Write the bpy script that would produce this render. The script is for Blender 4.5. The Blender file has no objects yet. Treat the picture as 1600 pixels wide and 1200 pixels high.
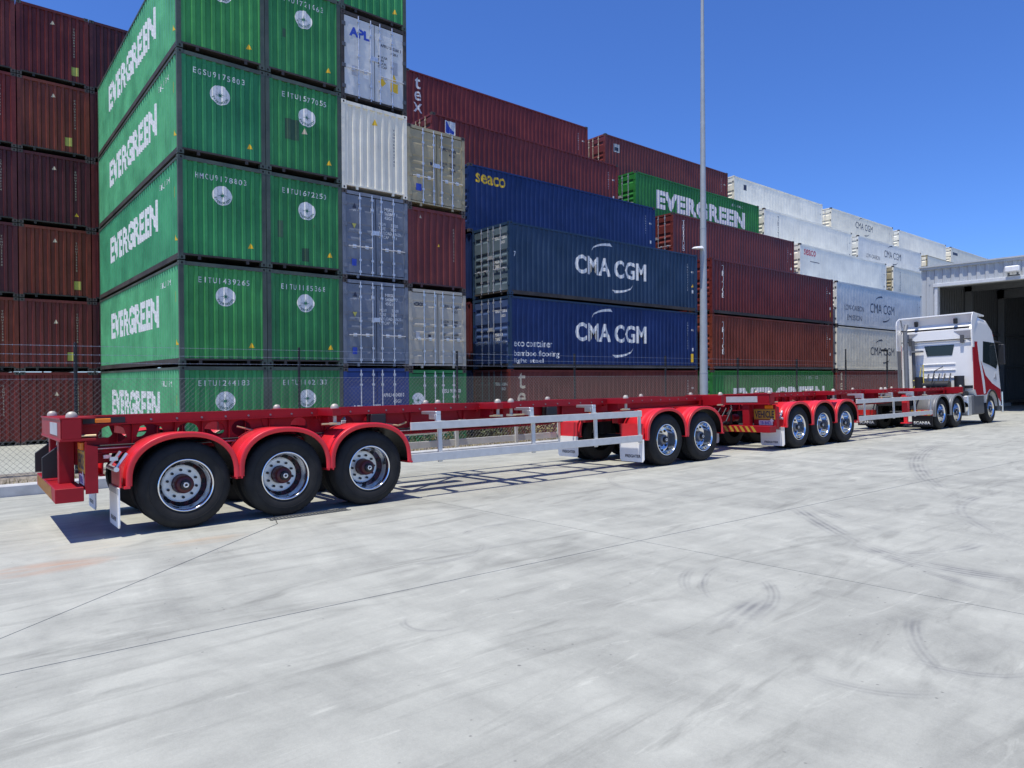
import bpy, bmesh, math, random
from mathutils import Vector, Matrix
random.seed(11)
scene = bpy.context.scene
COL = scene.collection
PI = math.pi

# ------------------------------------------------------------------ camera, light, exposure
FPX, YAW, PITCH, ROLL, CAM_H = 1070.3, .8766, -.0087, -.0064, 1.756
fw = Vector((math.cos(YAW)*math.cos(PITCH), math.sin(YAW)*math.cos(PITCH), math.sin(PITCH)))
rt = Vector((math.sin(YAW), -math.cos(YAW), 0)); up = rt.cross(fw)
c_, s_ = math.cos(ROLL), math.sin(ROLL)
rt, up = c_*rt+s_*up, c_*up-s_*rt
cam = bpy.data.cameras.new('camera'); cam_o = bpy.data.objects.new('camera', cam); COL.objects.link(cam_o)
cam_o.matrix_world = Matrix(((rt.x, up.x, -fw.x, 0), (rt.y, up.y, -fw.y, 0), (rt.z, up.z, -fw.z, CAM_H), (0, 0, 0, 1)))
cam.sensor_width = 36; cam.lens = FPX/1600*36; cam.clip_end = 3000; cam.clip_start = .1
scene.camera = cam_o

SUN_EL, SUN_AZ = math.radians(72.5), math.radians(11)
to_sun = Vector((-math.cos(SUN_EL)*math.cos(SUN_AZ), -math.cos(SUN_EL)*math.sin(SUN_AZ), math.sin(SUN_EL)))
sun = bpy.data.lights.new('sun', 'SUN'); sun.energy = 5.0; sun.angle = math.radians(.5); sun.color = (1, .95, .86)
sun_o = bpy.data.objects.new('sun', sun); COL.objects.link(sun_o)
sun_o.rotation_euler = to_sun.to_track_quat('Z', 'Y').to_euler(); sun_o.location = (0, 0, 60)
world = bpy.data.worlds.new('World'); scene.world = world; world.use_nodes = True
wn = world.node_tree.nodes; wl = world.node_tree.links
bg = wn['Background']; bg.inputs['Strength'].default_value = .104
sky = wn.new('ShaderNodeTexSky'); sky.sky_type = 'NISHITA'; sky.sun_disc = False
sky.sun_elevation = SUN_EL; sky.sun_rotation = math.atan2(to_sun.x, to_sun.y)
sky.air_density = 1.0; sky.dust_density = 0.0; sky.ozone_density = 10.0; sky.altitude = 0
tn = wn.new('ShaderNodeVectorMath'); tn.operation = 'MULTIPLY'; tn.inputs[1].default_value = (.87, 1.13, 1.66)       # the deep blue of the day, all over the sky
wl.new(sky.outputs[0], tn.inputs[0]); wl.new(tn.outputs[0], bg.inputs['Color'])
scene.view_settings.view_transform = 'Standard'; scene.view_settings.look = 'None'
scene.view_settings.exposure = 0.0; scene.view_settings.gamma = 1.0
scene.view_settings.use_curve_mapping = False
scene.cycles.max_bounces = 8

# ------------------------------------------------------------------ materials
def new_mat(name):
    m = bpy.data.materials.new(name); m.use_nodes = True
    return m, m.node_tree.nodes, m.node_tree.links, m.node_tree.nodes['Principled BSDF']
def nmath(N, L, op, a, b=None, c=None, clamp=False):
    n = N.new('ShaderNodeMath'); n.operation = op; n.use_clamp = clamp
    for i, v in enumerate((a, b, c)):
        if v is None: continue
        if isinstance(v, (int, float)): n.inputs[i].default_value = v
        else: L.new(v, n.inputs[i])
    return n.outputs[0]
def nmix(N, L, f, a, b):
    n = N.new('ShaderNodeMix'); n.data_type = 'RGBA'
    for s, v in ((n.inputs[0], f), (n.inputs[6], a), (n.inputs[7], b)):
        if isinstance(v, (int, float)): s.default_value = v
        elif isinstance(v, tuple): s.default_value = (*v[:3], 1)
        else: L.new(v, s)
    return n.outputs[2]
def ramp(N, L, v, a, b):
    n = N.new('ShaderNodeMapRange'); n.inputs[1].default_value = a; n.inputs[2].default_value = b
    L.new(v, n.inputs[0]); return n.outputs[0]
def noise(N, L, vec, scale, detail=4, rough=.55, dist=0):
    n = N.new('ShaderNodeTexNoise'); n.inputs['Scale'].default_value = scale; n.inputs['Detail'].default_value = detail
    n.inputs['Roughness'].default_value = rough; n.inputs['Distortion'].default_value = dist
    L.new(vec, n.inputs['Vector']); return n.outputs[0]
def mapping(N, L, vec, scale=(1, 1, 1), rot=(0, 0, 0), loc=(0, 0, 0)):
    n = N.new('ShaderNodeMapping'); n.inputs['Scale'].default_value = scale
    n.inputs['Rotation'].default_value = rot; n.inputs['Location'].default_value = loc
    L.new(vec, n.inputs['Vector']); return n.outputs[0]

def paint(name, rgb, rough=.45, fade=.18, grime=.35, rust=.12, metal=0, coat=0, spec=.5):
    """painted steel: faded patches, vertical grime streaks, rust freckles"""
    m, N, L, P = new_mat(name)
    tc = N.new('ShaderNodeTexCoord'); oi = N.new('ShaderNodeObjectInfo')
    off = N.new('ShaderNodeVectorMath'); off.operation = 'MULTIPLY_ADD'
    comb = N.new('ShaderNodeCombineXYZ')
    r = nmath(N, L, 'MULTIPLY', oi.outputs['Random'], 37.0)
    L.new(r, comb.inputs[0]); L.new(r, comb.inputs[1]); L.new(r, comb.inputs[2])
    add = N.new('ShaderNodeVectorMath'); add.operation = 'ADD'
    L.new(tc.outputs['Object'], add.inputs[0]); L.new(comb.outputs[0], add.inputs[1])
    v = add.outputs[0]
    n1 = noise(N, L, v, .9, 3)
    light = tuple(min(1, x*(1+fade)+fade*.04) for x in rgb); dark = tuple(x*(1-fade) for x in rgb)
    col = nmix(N, L, ramp(N, L, n1, .3, .7), dark, light)
    st = noise(N, L, mapping(N, L, v, (5, 5, .35)), 1.6, 5, .6)
    grim = tuple(x*.4+.012 for x in rgb)
    col = nmix(N, L, nmath(N, L, 'MULTIPLY', ramp(N, L, st, .56, .78), grime), col, grim)
    if rust > 0:
        rn = noise(N, L, v, 5.5, 6, .7)
        rm = nmath(N, L, 'MULTIPLY', ramp(N, L, rn, .66, .73), min(1, rust*4))
        n2 = noise(N, L, v, .7, 2)
        rm = nmath(N, L, 'MULTIPLY', rm, ramp(N, L, n2, .45, .65))
        col = nmix(N, L, rm, col, (.09, .04, .022))
    L.new(col, P.inputs['Base Color'])
    rg = nmath(N, L, 'MULTIPLY_ADD', n1, .25, rough-.12); L.new(rg, P.inputs['Roughness'])
    P.inputs['Metallic'].default_value = metal
    P.inputs['Specular IOR Level'].default_value = spec
    if coat: P.inputs['Coat Weight'].default_value = coat; P.inputs['Coat Roughness'].default_value = .12
    dn = noise(N, L, v, 1.6, 3, .5); bu = N.new('ShaderNodeBump'); bu.inputs['Strength'].default_value = .55; bu.inputs['Distance'].default_value = .05
    L.new(dn, bu.inputs['Height']); L.new(bu.outputs[0], P.inputs['Normal'])
    return m
def plain(name, rgb, rough=.5, metal=0, var=.1, scale=6, coat=0):
    m, N, L, P = new_mat(name)
    tc = N.new('ShaderNodeTexCoord')
    n1 = noise(N, L, tc.outputs['Object'], scale, 5, .6)
    L.new(nmix(N, L, ramp(N, L, n1, .3, .7), tuple(x*(1-var) for x in rgb), tuple(min(1, x*(1+var)) for x in rgb)), P.inputs['Base Color'])
    P.inputs['Roughness'].default_value = rough; P.inputs['Metallic'].default_value = metal
    if coat: P.inputs['Coat Weight'].default_value = coat; P.inputs['Coat Roughness'].default_value = .08
    return m

M = {}
# containers
for k, rgb in dict(green_faded=(.095, .38, .165), green_sunlit_b=(.06, .31, .135), green_e=(.032, .235, .085), green_g=(.052, .285, .072), green=(.040, .265, .080), green_b=(.036, .225, .065), green_c=(.02, .18, .05), green_d=(.02, .18, .028),  # includes lighter greens for the long sides, with the sunlight painted in
                   maroon=(.165, .022, .016), maroon_b=(.125, .016, .012), maroon_c=(.15, .028, .022), brown=(.17, .034, .016),
                   plum=(.085, .015, .016), navy=(.008, .024, .10), slate_navy=(.016, .042, .088), royal=(.006, .026, .115), blue=(.02, .05, .19),
                   steel=(.175, .195, .225), tan=(.37, .315, .185), beige=(.46, .42, .33), white=(.82, .77, .61), white_b=(.84, .82, .70),
                   reefer=(.60, .61, .58), pale=(.70, .71, .66)).items():
    pale_ = sum(rgb) > 1.2
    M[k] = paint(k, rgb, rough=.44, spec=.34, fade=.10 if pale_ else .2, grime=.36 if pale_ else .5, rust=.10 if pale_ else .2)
M['patch'] = paint('repair_patch', (.03, .085, .04), .6, .3, .6, .3)
M['grimy_green'] = paint('grimy_green', (.055, .075, .055), .6, .3, .5, .25)
M['grimy_red'] = paint('grimy_red', (.06, .022, .022), .6, .3, .5, .2)
M['door_slate'] = paint('door_slate', (.10, .14, .165), .3, .2, .3, .1)
M['door_navy'] = paint('door_navy', (.05, .085, .19), .3, .2, .3, .1)
M['rusty'] = paint('rusty_dark', (.04, .033, .027), .7, .3, .5, .25)
M['cast'] = paint('casting_steel', (.07, .055, .045), .65, .3, .4, .3)
M['black_hole'] = plain('black_opening', (.006, .006, .006), .9)
M['galv'] = plain('galvanised', (.62, .63, .64), .42, .55, .15, 14)
M['lt_white'] = plain('decal_white', (.74, .74, .70), .5, 0, .16, 14)
M['lt_ink'] = plain('decal_ink', (.02, .025, .05), .5)
M['lt_blue'] = plain('decal_blue', (.03, .07, .42), .5)
M['lt_yellow'] = plain('decal_yellow', (.80, .50, .02), .5)
M['lt_red'] = plain('decal_red', (.55, .03, .05), .5)
M['lt_green'] = plain('decal_green', (.012, .13, .075), .5)
M['lt_cream'] = plain('decal_cream', (.62, .52, .36), .6)
M['lt_lime'] = plain('decal_lime', (.46, .43, .09), .5)
M['lt_grey'] = plain('decal_grey', (.42, .43, .44), .5)
M['gasket'] = plain('gasket', (.012, .012, .014), .8)
# vehicles
M['red'] = paint('chassis_red', (.30, .003, .010), .48, .10, .30, .05, spec=.3)
M['red_fender'] = plain('fender_red', (.70, .022, .034), .40, 0, .13, 2.2)
M['rubber'] = plain('tyre_rubber', (.012, .0118, .0115), .82, 0, .5, 5)
M['hub_red'] = plain('hub_red', (.075, .006, .008), .4)
M['hub_grey'] = plain('hub_grey', (.20, .20, .21), .4, .5)
M['black'] = plain('black_plastic', (.014, .014, .016), .5)
M['chrome'] = plain('polished_alloy', (.82, .82, .82), .1, 1.0, .03)
M['alloy'] = plain('satin_alloy', (.66, .67, .66), .38, .75, .08, 12)
M['alu_rail'] = plain('aluminium_rail', (.62, .61, .57), .5, .25, .08, 8)
M['brass'] = plain('zinc_plate', (.58, .45, .27), .4, .6, .15, 20)
M['bolt'] = plain('bolt_white', (.46, .42, .35), .5, .25, .12, 20)
M['flap'] = plain('flap_white', (.88, .88, .86), .55, 0, .03)
M['amber'] = plain('amber_lens', (.85, .24, .01), .25)
M['lens_red'] = plain('red_lens', (.5, .01, .01), .2)
M['sign_gold'] = plain('sign_gold', (.46, .27, .03), .45, 0, .2, 30)
M['cab_white'] = plain('cab_white', (.88, .87, .83), .25, 0, .02, 3, coat=.6)
M['cab_grey'] = plain('cab_grey', (.30, .30, .31), .5)
M['cab_red'] = plain('livery_red', (.42, .02, .03), .25, 0, .04, 3, coat=.6)
M['glass'] = plain('dark_glass', (.018, .028, .03), .06)
M['dark_grey'] = plain('guard_grey', (.085, .09, .095), .5)
M['mid_grey'] = plain('mudguard_grey', (.17, .18, .19), .45)
M['yellow'] = plain('yellow_bar', (.75, .62, .12), .5)
M['shed'] = plain('shed_sheet', (.47, .495, .51), .5, .05, .06, 1.5)
M['shed_trim'] = plain('shed_trim', (.60, .62, .64), .5)
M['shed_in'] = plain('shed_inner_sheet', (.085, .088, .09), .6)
M['steel_frame'] = plain('steel_frame', (.13, .135, .14), .5)
M['lamp_white'] = plain('lamp_housing', (.8, .8, .8), .4)
M['pole'] = plain('pole_galvanised', (.36, .39, .40), .55, .2, .1, 3)
M['fence_black'] = plain('fence_black', (.012, .012, .013), .6)
M['wire'] = plain('fence_wire', (.42, .43, .44), .5, .5)
M['mesh_wire'] = plain('mesh_wire', (.16, .165, .17), .55, .4)
M['leaf'] = plain('leaf_olive', (.075, .085, .03), .6, 0, .5, 3)
M['leaf_dry'] = plain('leaf_dry', (.30, .25, .10), .7, 0, .4, 5)
M['twig'] = plain('twig', (.09, .07, .045), .8)
M['bed'] = plain('mulch', (.22, .19, .15), .95, 0, .5, 12)
M['kerb'] = plain('kerb_concrete', (.50, .50, .48), .85, 0, .14, 4)
M['dark_base'] = plain('joint_filler', (.07, .07, .07), .95)

def concrete(name, lo, hi, arcs=(), stains=()):
    m, N, L, P = new_mat(name)
    tc = N.new('ShaderNodeTexCoord'); v = tc.outputs['Object']
    big = noise(N, L, v, .16, 4, .55)
    s1 = noise(N, L, mapping(N, L, v, (.55, 1.5, 1), (0, 0, .15)), 1.0, 9, .62, 1.0)
    s2 = noise(N, L, mapping(N, L, v, (1.6, .5, 1), (0, 0, .75)), .8, 8, .62, 1.4)
    s3 = noise(N, L, mapping(N, L, v, (1.0, 4.2, 1), (0, 0, -.10)), 1.1, 7, .6, .7)
    cl = noise(N, L, v, 2.6, 6, .62, .3)
    fine = noise(N, L, v, 38, 4, .7)
    f = nmath(N, L, 'MULTIPLY_ADD', s1, .38, nmath(N, L, 'MULTIPLY', s2, .30))
    f = nmath(N, L, 'ADD', f, nmath(N, L, 'MULTIPLY', s3, .12))
    f = nmath(N, L, 'ADD', f, nmath(N, L, 'MULTIPLY', big, .25))
    f = nmath(N, L, 'ADD', f, nmath(N, L, 'MULTIPLY', cl, .18))
    grit = noise(N, L, v, 120, 3, .8)
    f = nmath(N, L, 'ADD', f, nmath(N, L, 'MULTIPLY', fine, .13))
    f = nmath(N, L, 'ADD', f, nmath(N, L, 'MULTIPLY', grit, .18))
    t = ramp(N, L, f, .60, .95)
    col = nmix(N, L, t, lo, hi)
    # scattered dark rubber smears, two sweeps of them
    for rot, sc_, lo_, k_ in ((-.32, (.30, 1.5, 1), .55, .48), (.55, (.26, 1.7, 1), .58, .40)):
        sm = noise(N, L, mapping(N, L, v, sc_, (0, 0, rot), (rot*9, 3, 0)), 1.1, 6, .6, 2.4)
        col = nmix(N, L, nmath(N, L, 'MULTIPLY', ramp(N, L, sm, lo_, lo_+.17), k_), col, tuple(x*.55 for x in lo))
    for sc_p, th, kk in ((9.0, .045, .55), (3.1, .022, .75)):       # oil drips and pock marks
        vo = N.new('ShaderNodeTexVoronoi'); vo.inputs['Scale'].default_value = sc_p; L.new(v, vo.inputs['Vector'])
        pk = ramp(N, L, vo.outputs['Distance'], th*2.2, th); gate = ramp(N, L, noise(N, L, v, 1.7, 2), .52, .60)
        col = nmix(N, L, nmath(N, L, 'MULTIPLY', nmath(N, L, 'MULTIPLY', pk, gate), kk), col, (.10, .10, .095))
    # white scuffs
    sc = noise(N, L, mapping(N, L, v, (.6, 3.2, 1), (0, 0, .2)), 1.7, 7, .65, 1.5)
    col = nmix(N, L, nmath(N, L, 'MULTIPLY', ramp(N, L, sc, .60, .72), .4), col, tuple(min(.72, x*1.2) for x in hi))
    sep = N.new('ShaderNodeSeparateXYZ'); L.new(v, sep.inputs[0])
    wob = nmath(N, L, 'MULTIPLY_ADD', noise(N, L, v, 1.3, 3), .16, -.08)
    patch = noise(N, L, v, 2.2, 5, .6)
    for (cx, cy, R, w, ang, half, stg) in arcs:      # curved tyre scuffs
        dx = nmath(N, L, 'SUBTRACT', sep.outputs[0], cx); dy = nmath(N, L, 'SUBTRACT', sep.outputs[1], cy)
        r2 = nmath(N, L, 'ADD', nmath(N, L, 'MULTIPLY', dx, dx), nmath(N, L, 'MULTIPLY', dy, dy))
        rr = nmath(N, L, 'SQRT', r2)
        d = nmath(N, L, 'ABSOLUTE', nmath(N, L, 'SUBTRACT', nmath(N, L, 'ADD', rr, wob), R))
        band = ramp(N, L, d, w, w*.35)
        rib = nmath(N, L, 'MULTIPLY_ADD', nmath(N, L, 'SINE', nmath(N, L, 'MULTIPLY', rr, 150.0 if w < .1 else 85.0)), .32, .68)
        band = nmath(N, L, 'MULTIPLY', band, rib)
        dot = nmath(N, L, 'ADD', nmath(N, L, 'MULTIPLY', dx, math.cos(ang)), nmath(N, L, 'MULTIPLY', dy, math.sin(ang)))
        cs = nmath(N, L, 'DIVIDE', dot, nmath(N, L, 'MAXIMUM', rr, .01))
        am = ramp(N, L, cs, math.cos(half), math.cos(half*.5))
        k = nmath(N, L, 'MULTIPLY', nmath(N, L, 'MULTIPLY', band, am), nmath(N, L, 'MULTIPLY', ramp(N, L, patch, .34, .64), min(1, stg*1.05)))
        col = nmix(N, L, k, col, (.15, .152, .15))
    for (cx, cy, rx, ry, rgb, stg) in stains:
        dx = nmath(N, L, 'DIVIDE', nmath(N, L, 'SUBTRACT', sep.outputs[0], cx), rx)
        dy = nmath(N, L, 'DIVIDE', nmath(N, L, 'SUBTRACT', sep.outputs[1], cy), ry)
        rr = nmath(N, L, 'ADD', nmath(N, L, 'MULTIPLY', dx, dx), nmath(N, L, 'MULTIPLY', dy, dy))
        k = nmath(N, L, 'MULTIPLY', ramp(N, L, rr, 1, .1), nmath(N, L, 'MULTIPLY', ramp(N, L, s3, .35, .7), stg))
        col = nmix(N, L, k, col, rgb)
    L.new(col, P.inputs['Base Color'])
    P.inputs['Roughness'].default_value = .8
    b = N.new('ShaderNodeBump'); b.inputs['Strength'].default_value = .12; b.inputs['Distance'].default_value = .02
    L.new(fine, b.inputs['Height']); L.new(b.outputs[0], P.inputs['Normal'])
    return m
ARCS = [(5.704, 2.314, 1.347, .05, 2.091, .391, 1.0), (5.586, 2.622, 1.186, .07, 2.134, .388, .6), (18.53, -6.483, 14.756, .16, 2.36, .07, .9), (10.474, 2.662, 2.301, .13, 2.603, .387, .6),
        (8.427, 2.278, 1.42, .20, 3.007, .554, .85), (8.284, 4.263, 1.904, .13, -1.873, .342, .75), (9.81, .929, 3.36, .09, 2.657, .295, .65), (5.531, -1.621, 4.511, .17, 1.782, .095, .75),
        (4.484, 3.974, 1.25, .08, -1.088, .389, .5), (22.503, -15.475, 22.131, .22, 1.902, .238, .75), (9.848, 6.837, 1.553, .08, -3.449, 1.426, .5), (4.931, 5.758, .682, .06, 1.734, .684, .9),
        (3.828, 6.075, .617, .06, -1.417, .919, .7), (4.657, 6.959, 1.397, .06, -1.941, .881, .4), (5.043, 1.567, .46, .06, -1.917, 1.683, .6), (5.838, .06, 1.944, .08, 2.058, .301, .6),
        (11.265, -.169, 3.466, .13, 1.888, .555, .65), (14.254, 5.997, 1.248, .13, -2.531, 1.694, .5), (4.547, 1.93, .645, .07, -2.441, 1.0, .4), (2.748, 4.184, .21, .035, -2.614, 1.442, .7)]
STAINS = [(.75, 7.75, .62, .28, (.42, .20, .10), .75), (2.2, 7.9, .5, .2, (.46, .30, .16), .55), (1.2, 8.3, .5, .5, (.50, .44, .32), .5)]
M['concrete'] = concrete('yard_concrete', (.245, .247, .215), (.50, .503, .43), ARCS, STAINS)
M['concrete_far'] = concrete('depot_concrete', (.30, .30, .265), (.40, .40, .355))

# ------------------------------------------------------------------ mesh helpers
class MB:
    def __init__(self): self.v = []; self.f = []; self.mi = []; self.cur = 0; self.sm = []; self.s = False
    def add(self, vs, fs):
        o = len(self.v); self.v += [tuple(x) for x in vs]
        for f in fs: self.f.append(tuple(i+o for i in f)); self.mi.append(self.cur); self.sm.append(self.s)
        return self
    def box(self, x0, x1, y0, y1, z0, z1):
        return self.add([(x, y, z) for z in (z0, z1) for y in (y0, y1) for x in (x0, x1)],
                        [(0, 2, 3, 1), (4, 5, 7, 6), (0, 1, 5, 4), (2, 6, 7, 3), (0, 4, 6, 2), (1, 3, 7, 5)])
    def quad(self, a, b, c, d): return self.add([a, b, c, d], [(0, 1, 2, 3)])
    def prism(self, pts, axis, lo, hi):
        n = len(pts)
        def P(p, h): return {'y': (p[0], h, p[1]), 'x': (h, p[0], p[1]), 'z': (p[0], p[1], h)}[axis]
        vs = [P(p, lo) for p in pts]+[P(p, hi) for p in pts]
        fs = [tuple(range(n)), tuple(range(2*n-1, n-1, -1))]+[(i, i+n, (i+1) % n+n, (i+1) % n) for i in range(n)]
        return self.add(vs, fs)
    def tube(self, p0, p1, r, seg=8, r1=None, caps=True):
        p0 = Vector(p0); p1 = Vector(p1); d = (p1-p0).normalized()
        a = d.orthogonal().normalized(); b = d.cross(a); r1 = r if r1 is None else r1
        vs = []
        for p, q in ((p0, r), (p1, r1)):
            for i in range(seg):
                t = 2*PI*i/seg; vs.append(p+q*(math.cos(t)*a+math.sin(t)*b))
        s0 = self.s; self.s = seg > 6
        self.add(vs, [(i, (i+1) % seg, (i+1) % seg+seg, i+seg) for i in range(seg)]); self.s = False
        if caps: self.add(vs, [tuple(range(seg-1, -1, -1)), tuple(range(seg, 2*seg))])
        self.s = s0; return self
    def path(self, pts, r, seg=6):
        for a, b in zip(pts, pts[1:]): self.tube(a, b, r, seg)
        return self
    def lathe_y(self, prof, seg=40, c=(0, 0), smooth=True):
        """prof: list of (r, y) swept round the y axis"""
        n = len(prof); vs = []
        for i in range(seg):
            t = 2*PI*i/seg
            for r, y in prof: vs.append((c[0]+r*math.cos(t), y, c[1]+r*math.sin(t)))
        s0 = self.s; self.s = smooth
        self.add(vs, [(i*n+j, i*n+j+1, ((i+1) % seg)*n+j+1, ((i+1) % seg)*n+j) for i in range(seg) for j in range(n-1)])
        self.s = s0; return self
    def build(self, name, mats, parent=None, key=None, bevel=0):
        me = bpy.data.meshes.new(name); me.from_pydata(self.v, [], self.f); me.update()
        if not isinstance(mats, (list, tuple)): mats = [mats]
        for m in mats: me.materials.append(m)
        me.polygons.foreach_set('material_index', self.mi); me.polygons.foreach_set('use_smooth', self.sm)
        o = link(name, me, parent)
        if bevel:
            b = o.modifiers.new('bevel', 'BEVEL'); b.width = bevel; b.segments = 1; b.limit_method = 'ANGLE'
        return o
def link(name, data, parent=None):
    o = bpy.data.objects.new(name, data); COL.objects.link(o)
    if parent is not None: o.parent = parent
    return o
def omat(o, *mats):
    for s, m in zip(o.material_slots, mats): s.link = 'OBJECT'; s.material = m
    return o
def tag(o, label=None, cat=None, group=None, kind=None):
    if label: o['label'] = label
    if cat: o['category'] = cat
    if group: o['group'] = group
    if kind: o['kind'] = kind
    return o
def thing(name, label, cat, loc=(0, 0, 0), rot=(0, 0, 0), group=None):
    o = bpy.data.objects.new(name, None); COL.objects.link(o); o.location = loc; o.rotation_euler = rot
    o.empty_display_size = .3
    return tag(o, label, cat, group)
def copy_tree(o, parent=None):
    c = o.copy(); COL.objects.link(c)
    if parent is not None: c.parent = parent
    for ch in list(o.children): copy_tree(ch, c)
    return c

# 2D text meshes -----------------------------------------------------
_tc = {}
def text2d(s, w, h, bold=0.0, spacing=1.0):
    """triangulated lettering scaled to w x h (lower left at the origin); w None keeps the natural width"""
    k = (s, w, h, bold, spacing)
    if k in _tc: return _tc[k]
    cu = bpy.data.curves.new('txt', 'FONT'); cu.body = s; cu.size = 1; cu.offset = bold; cu.space_character = spacing
    cu.resolution_u = 3; cu.fill_mode = 'FRONT'
    o = bpy.data.objects.new('txt', cu); COL.objects.link(o)
    dg = bpy.context.evaluated_depsgraph_get(); oe = o.evaluated_get(dg)
    me = bpy.data.meshes.new_from_object(oe)
    vs = [(v.co.x, v.co.y) for v in me.vertices]; fs = [tuple(p.vertices) for p in me.polygons]
    bpy.data.objects.remove(o); bpy.data.curves.remove(cu); bpy.data.meshes.remove(me)
    x0 = min(v[0] for v in vs); x1 = max(v[0] for v in vs); y0 = min(v[1] for v in vs); y1 = max(v[1] for v in vs)
    sy = h/(y1-y0); sx = w/(x1-x0) if w else sy
    r = ([((x-x0)*sx, (y-y0)*sy) for x, y in vs], fs); _tc[k] = r
    return r
def shapes2d(*polys): # polygons -> vs, fs
    vs = []; fs = []
    for p in polys:
        fs.append(tuple(range(len(vs), len(vs)+len(p)))); vs += p
    return vs, fs
def place2d(d, u, v): return [(a+u, b+v) for a, b in d[0]], d[1]
def join2d(*ds):
    vs = []; fs = []
    for a, b in ds:
        o = len(vs); vs += a; fs += [tuple(i+o for i in f) for f in b]
    return vs, fs
def disc2d(u, v, r, n=28, r0=None):
    if r0 is None: return shapes2d([(u+r*math.cos(2*PI*i/n), v+r*math.sin(2*PI*i/n)) for i in range(n)])
    vs = [(u+q*math.cos(2*PI*i/n), v+q*math.sin(2*PI*i/n)) for q in (r0, r) for i in range(n)]
    return vs, [(i, (i+1) % n, (i+1) % n+n, i+n) for i in range(n)]
def arc_text(s, u, v, r, h, a0, a1):
    """letters along the lower rim of a disc"""
    out = []
    for i, ch in enumerate(s):
        a = a0+(a1-a0)*i/(len(s)-1); d = text2d(ch, None, h, .02)
        w = max(x for x, y in d[0]); ca, sa = math.cos(a+PI/2), math.sin(a+PI/2)
        out.append(([(u+r*math.cos(a)+(x-w/2)*ca-(y-h/2)*sa, v+r*math.sin(a)+(x-w/2)*sa+(y-h/2)*ca) for x, y in d[0]], d[1]))
    return join2d(*out)
def swoosh(u, v, w, h, flip=False):
    """tapered arc stroke like a crescent"""
    n = 14; top = []; bot = []
    for i in range(n+1):
        t = i/n; a = math.radians(178-80*t)
        x = 1+math.cos(a); y = math.sin(a); th = .03+.24*t**1.3
        top.append((x, y)); bot.append((x+.10*t, y-th))
    mx = max(p[0] for p in top+bot)
    pts = [(p[0]/mx*w, p[1]*h) for p in top]+[(p[0]/mx*w, p[1]*h) for p in reversed(bot)]
    vs = [(u+(w-x if flip else x), v+(h-y if flip else y)) for x, y in pts]
    m = 2*(n+1)
    return vs, [(i, i+1, m-2-i, m-1-i) for i in range(n)]

# ------------------------------------------------------------------ the setting
TH = -.0237; TX, TY = 2.2112, 8.6522; TILT = .031
ct, st = math.cos(TH), math.sin(TH)
def W3(s, n, z=0): return Vector((TX+ct*s-st*n, TY+st*s+ct*n, z))
def gz(n): return -TILT*max(0, min(n, 5.4))
DEPOT_Z = -.73

def ground_poly(name, poly, mat, parent=None, zoff=0, thick=None, kind=None):
    """flat slab cut from polygon (x,y); it dips towards the kerb beyond the wheel line"""
    bm = bmesh.new(); vs = [bm.verts.new((x, y, 0)) for x, y in poly]; bm.faces.new(vs)
    nv = Vector((-st, ct, 0)); o = Vector((TX, TY, 0))
    g = bm.verts[:]+bm.edges[:]+bm.faces[:]
    bmesh.ops.bisect_plane(bm, geom=g, plane_co=o, plane_no=nv)
    for v in bm.verts:
        n = (v.co-o).dot(nv); v.co.z = gz(n)+zoff
    if thick:
        r = bmesh.ops.extrude_face_region(bm, geom=bm.faces[:])
        for e in r['geom']:
            if isinstance(e, bmesh.types.BMVert): e.co.z -= thick
    bmesh.ops.recalc_face_normals(bm, faces=bm.faces)
    me = bpy.data.meshes.new(name); bm.to_mesh(me); bm.free(); me.materials.append(mat)
    ob = link(name, me, parent)
    if not thick:
        for p in me.polygons:
            if p.normal.z < 0: me.flip_normals(); break
    return ob
KN = 5.4       # kerb line across the trailer frame
def kx(s, n): p = W3(s, n); return (p.x, p.y)
far = MB(); far.quad((-1500, -1500, -1.2), (1500, -1500, -1.2), (1500, 1500, -1.2), (-1500, 1500, -1.2))
tag(far.build('ground', M['concrete_far']), kind='structure')
yard = ground_poly('yard_pavement', [kx(-60, -60), kx(110, -60), kx(110, KN), kx(-60, KN)], M['dark_base'], None, -.035)
tag(yard, kind='structure')
g_ = .005
JX, JY = 5.72, 4.79
def jl(x): return 5.10+(x-.25)*(4.77-5.10)/(5.74-.25)          # long joint across the view
def jv(y): return 5.74+(y-4.77)*(6.08-5.74)/(1.45-4.77)        # joint running towards the kerb
A = kx(-60, -60); Bc = kx(110, -60); Cc = kx(110, KN); Dc = kx(-60, KN)
xk = jv(W3(4, KN).y)
ptop = W3(3.7, KN)
slabs = [[(A[0], A[1]), (jv(A[1])-g_, A[1]), (jv(jl(JX))-g_, jl(JX)-g_), (A[0], jl(A[0])-g_)],
         [(jv(Bc[1])+g_, Bc[1]), (Bc[0], Bc[1]), (Bc[0], jl(Bc[0])-g_), (jv(jl(JX))+g_, jl(JX)-g_)],
         [(jv(jl(JX))+g_, jl(JX)+g_), (Bc[0], jl(Bc[0])+g_), Cc, (jv(ptop.y)+g_, ptop.y)]]
# left far slab, split by the diagonal saw cut
dg0 = (-8.0, 5.82+(-8.29)*2.37/2.79); 
def dl(x): return 5.82+(x-.29)*2.37/2.79
xi = .29+(5.10-5.82+.7)*0
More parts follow.
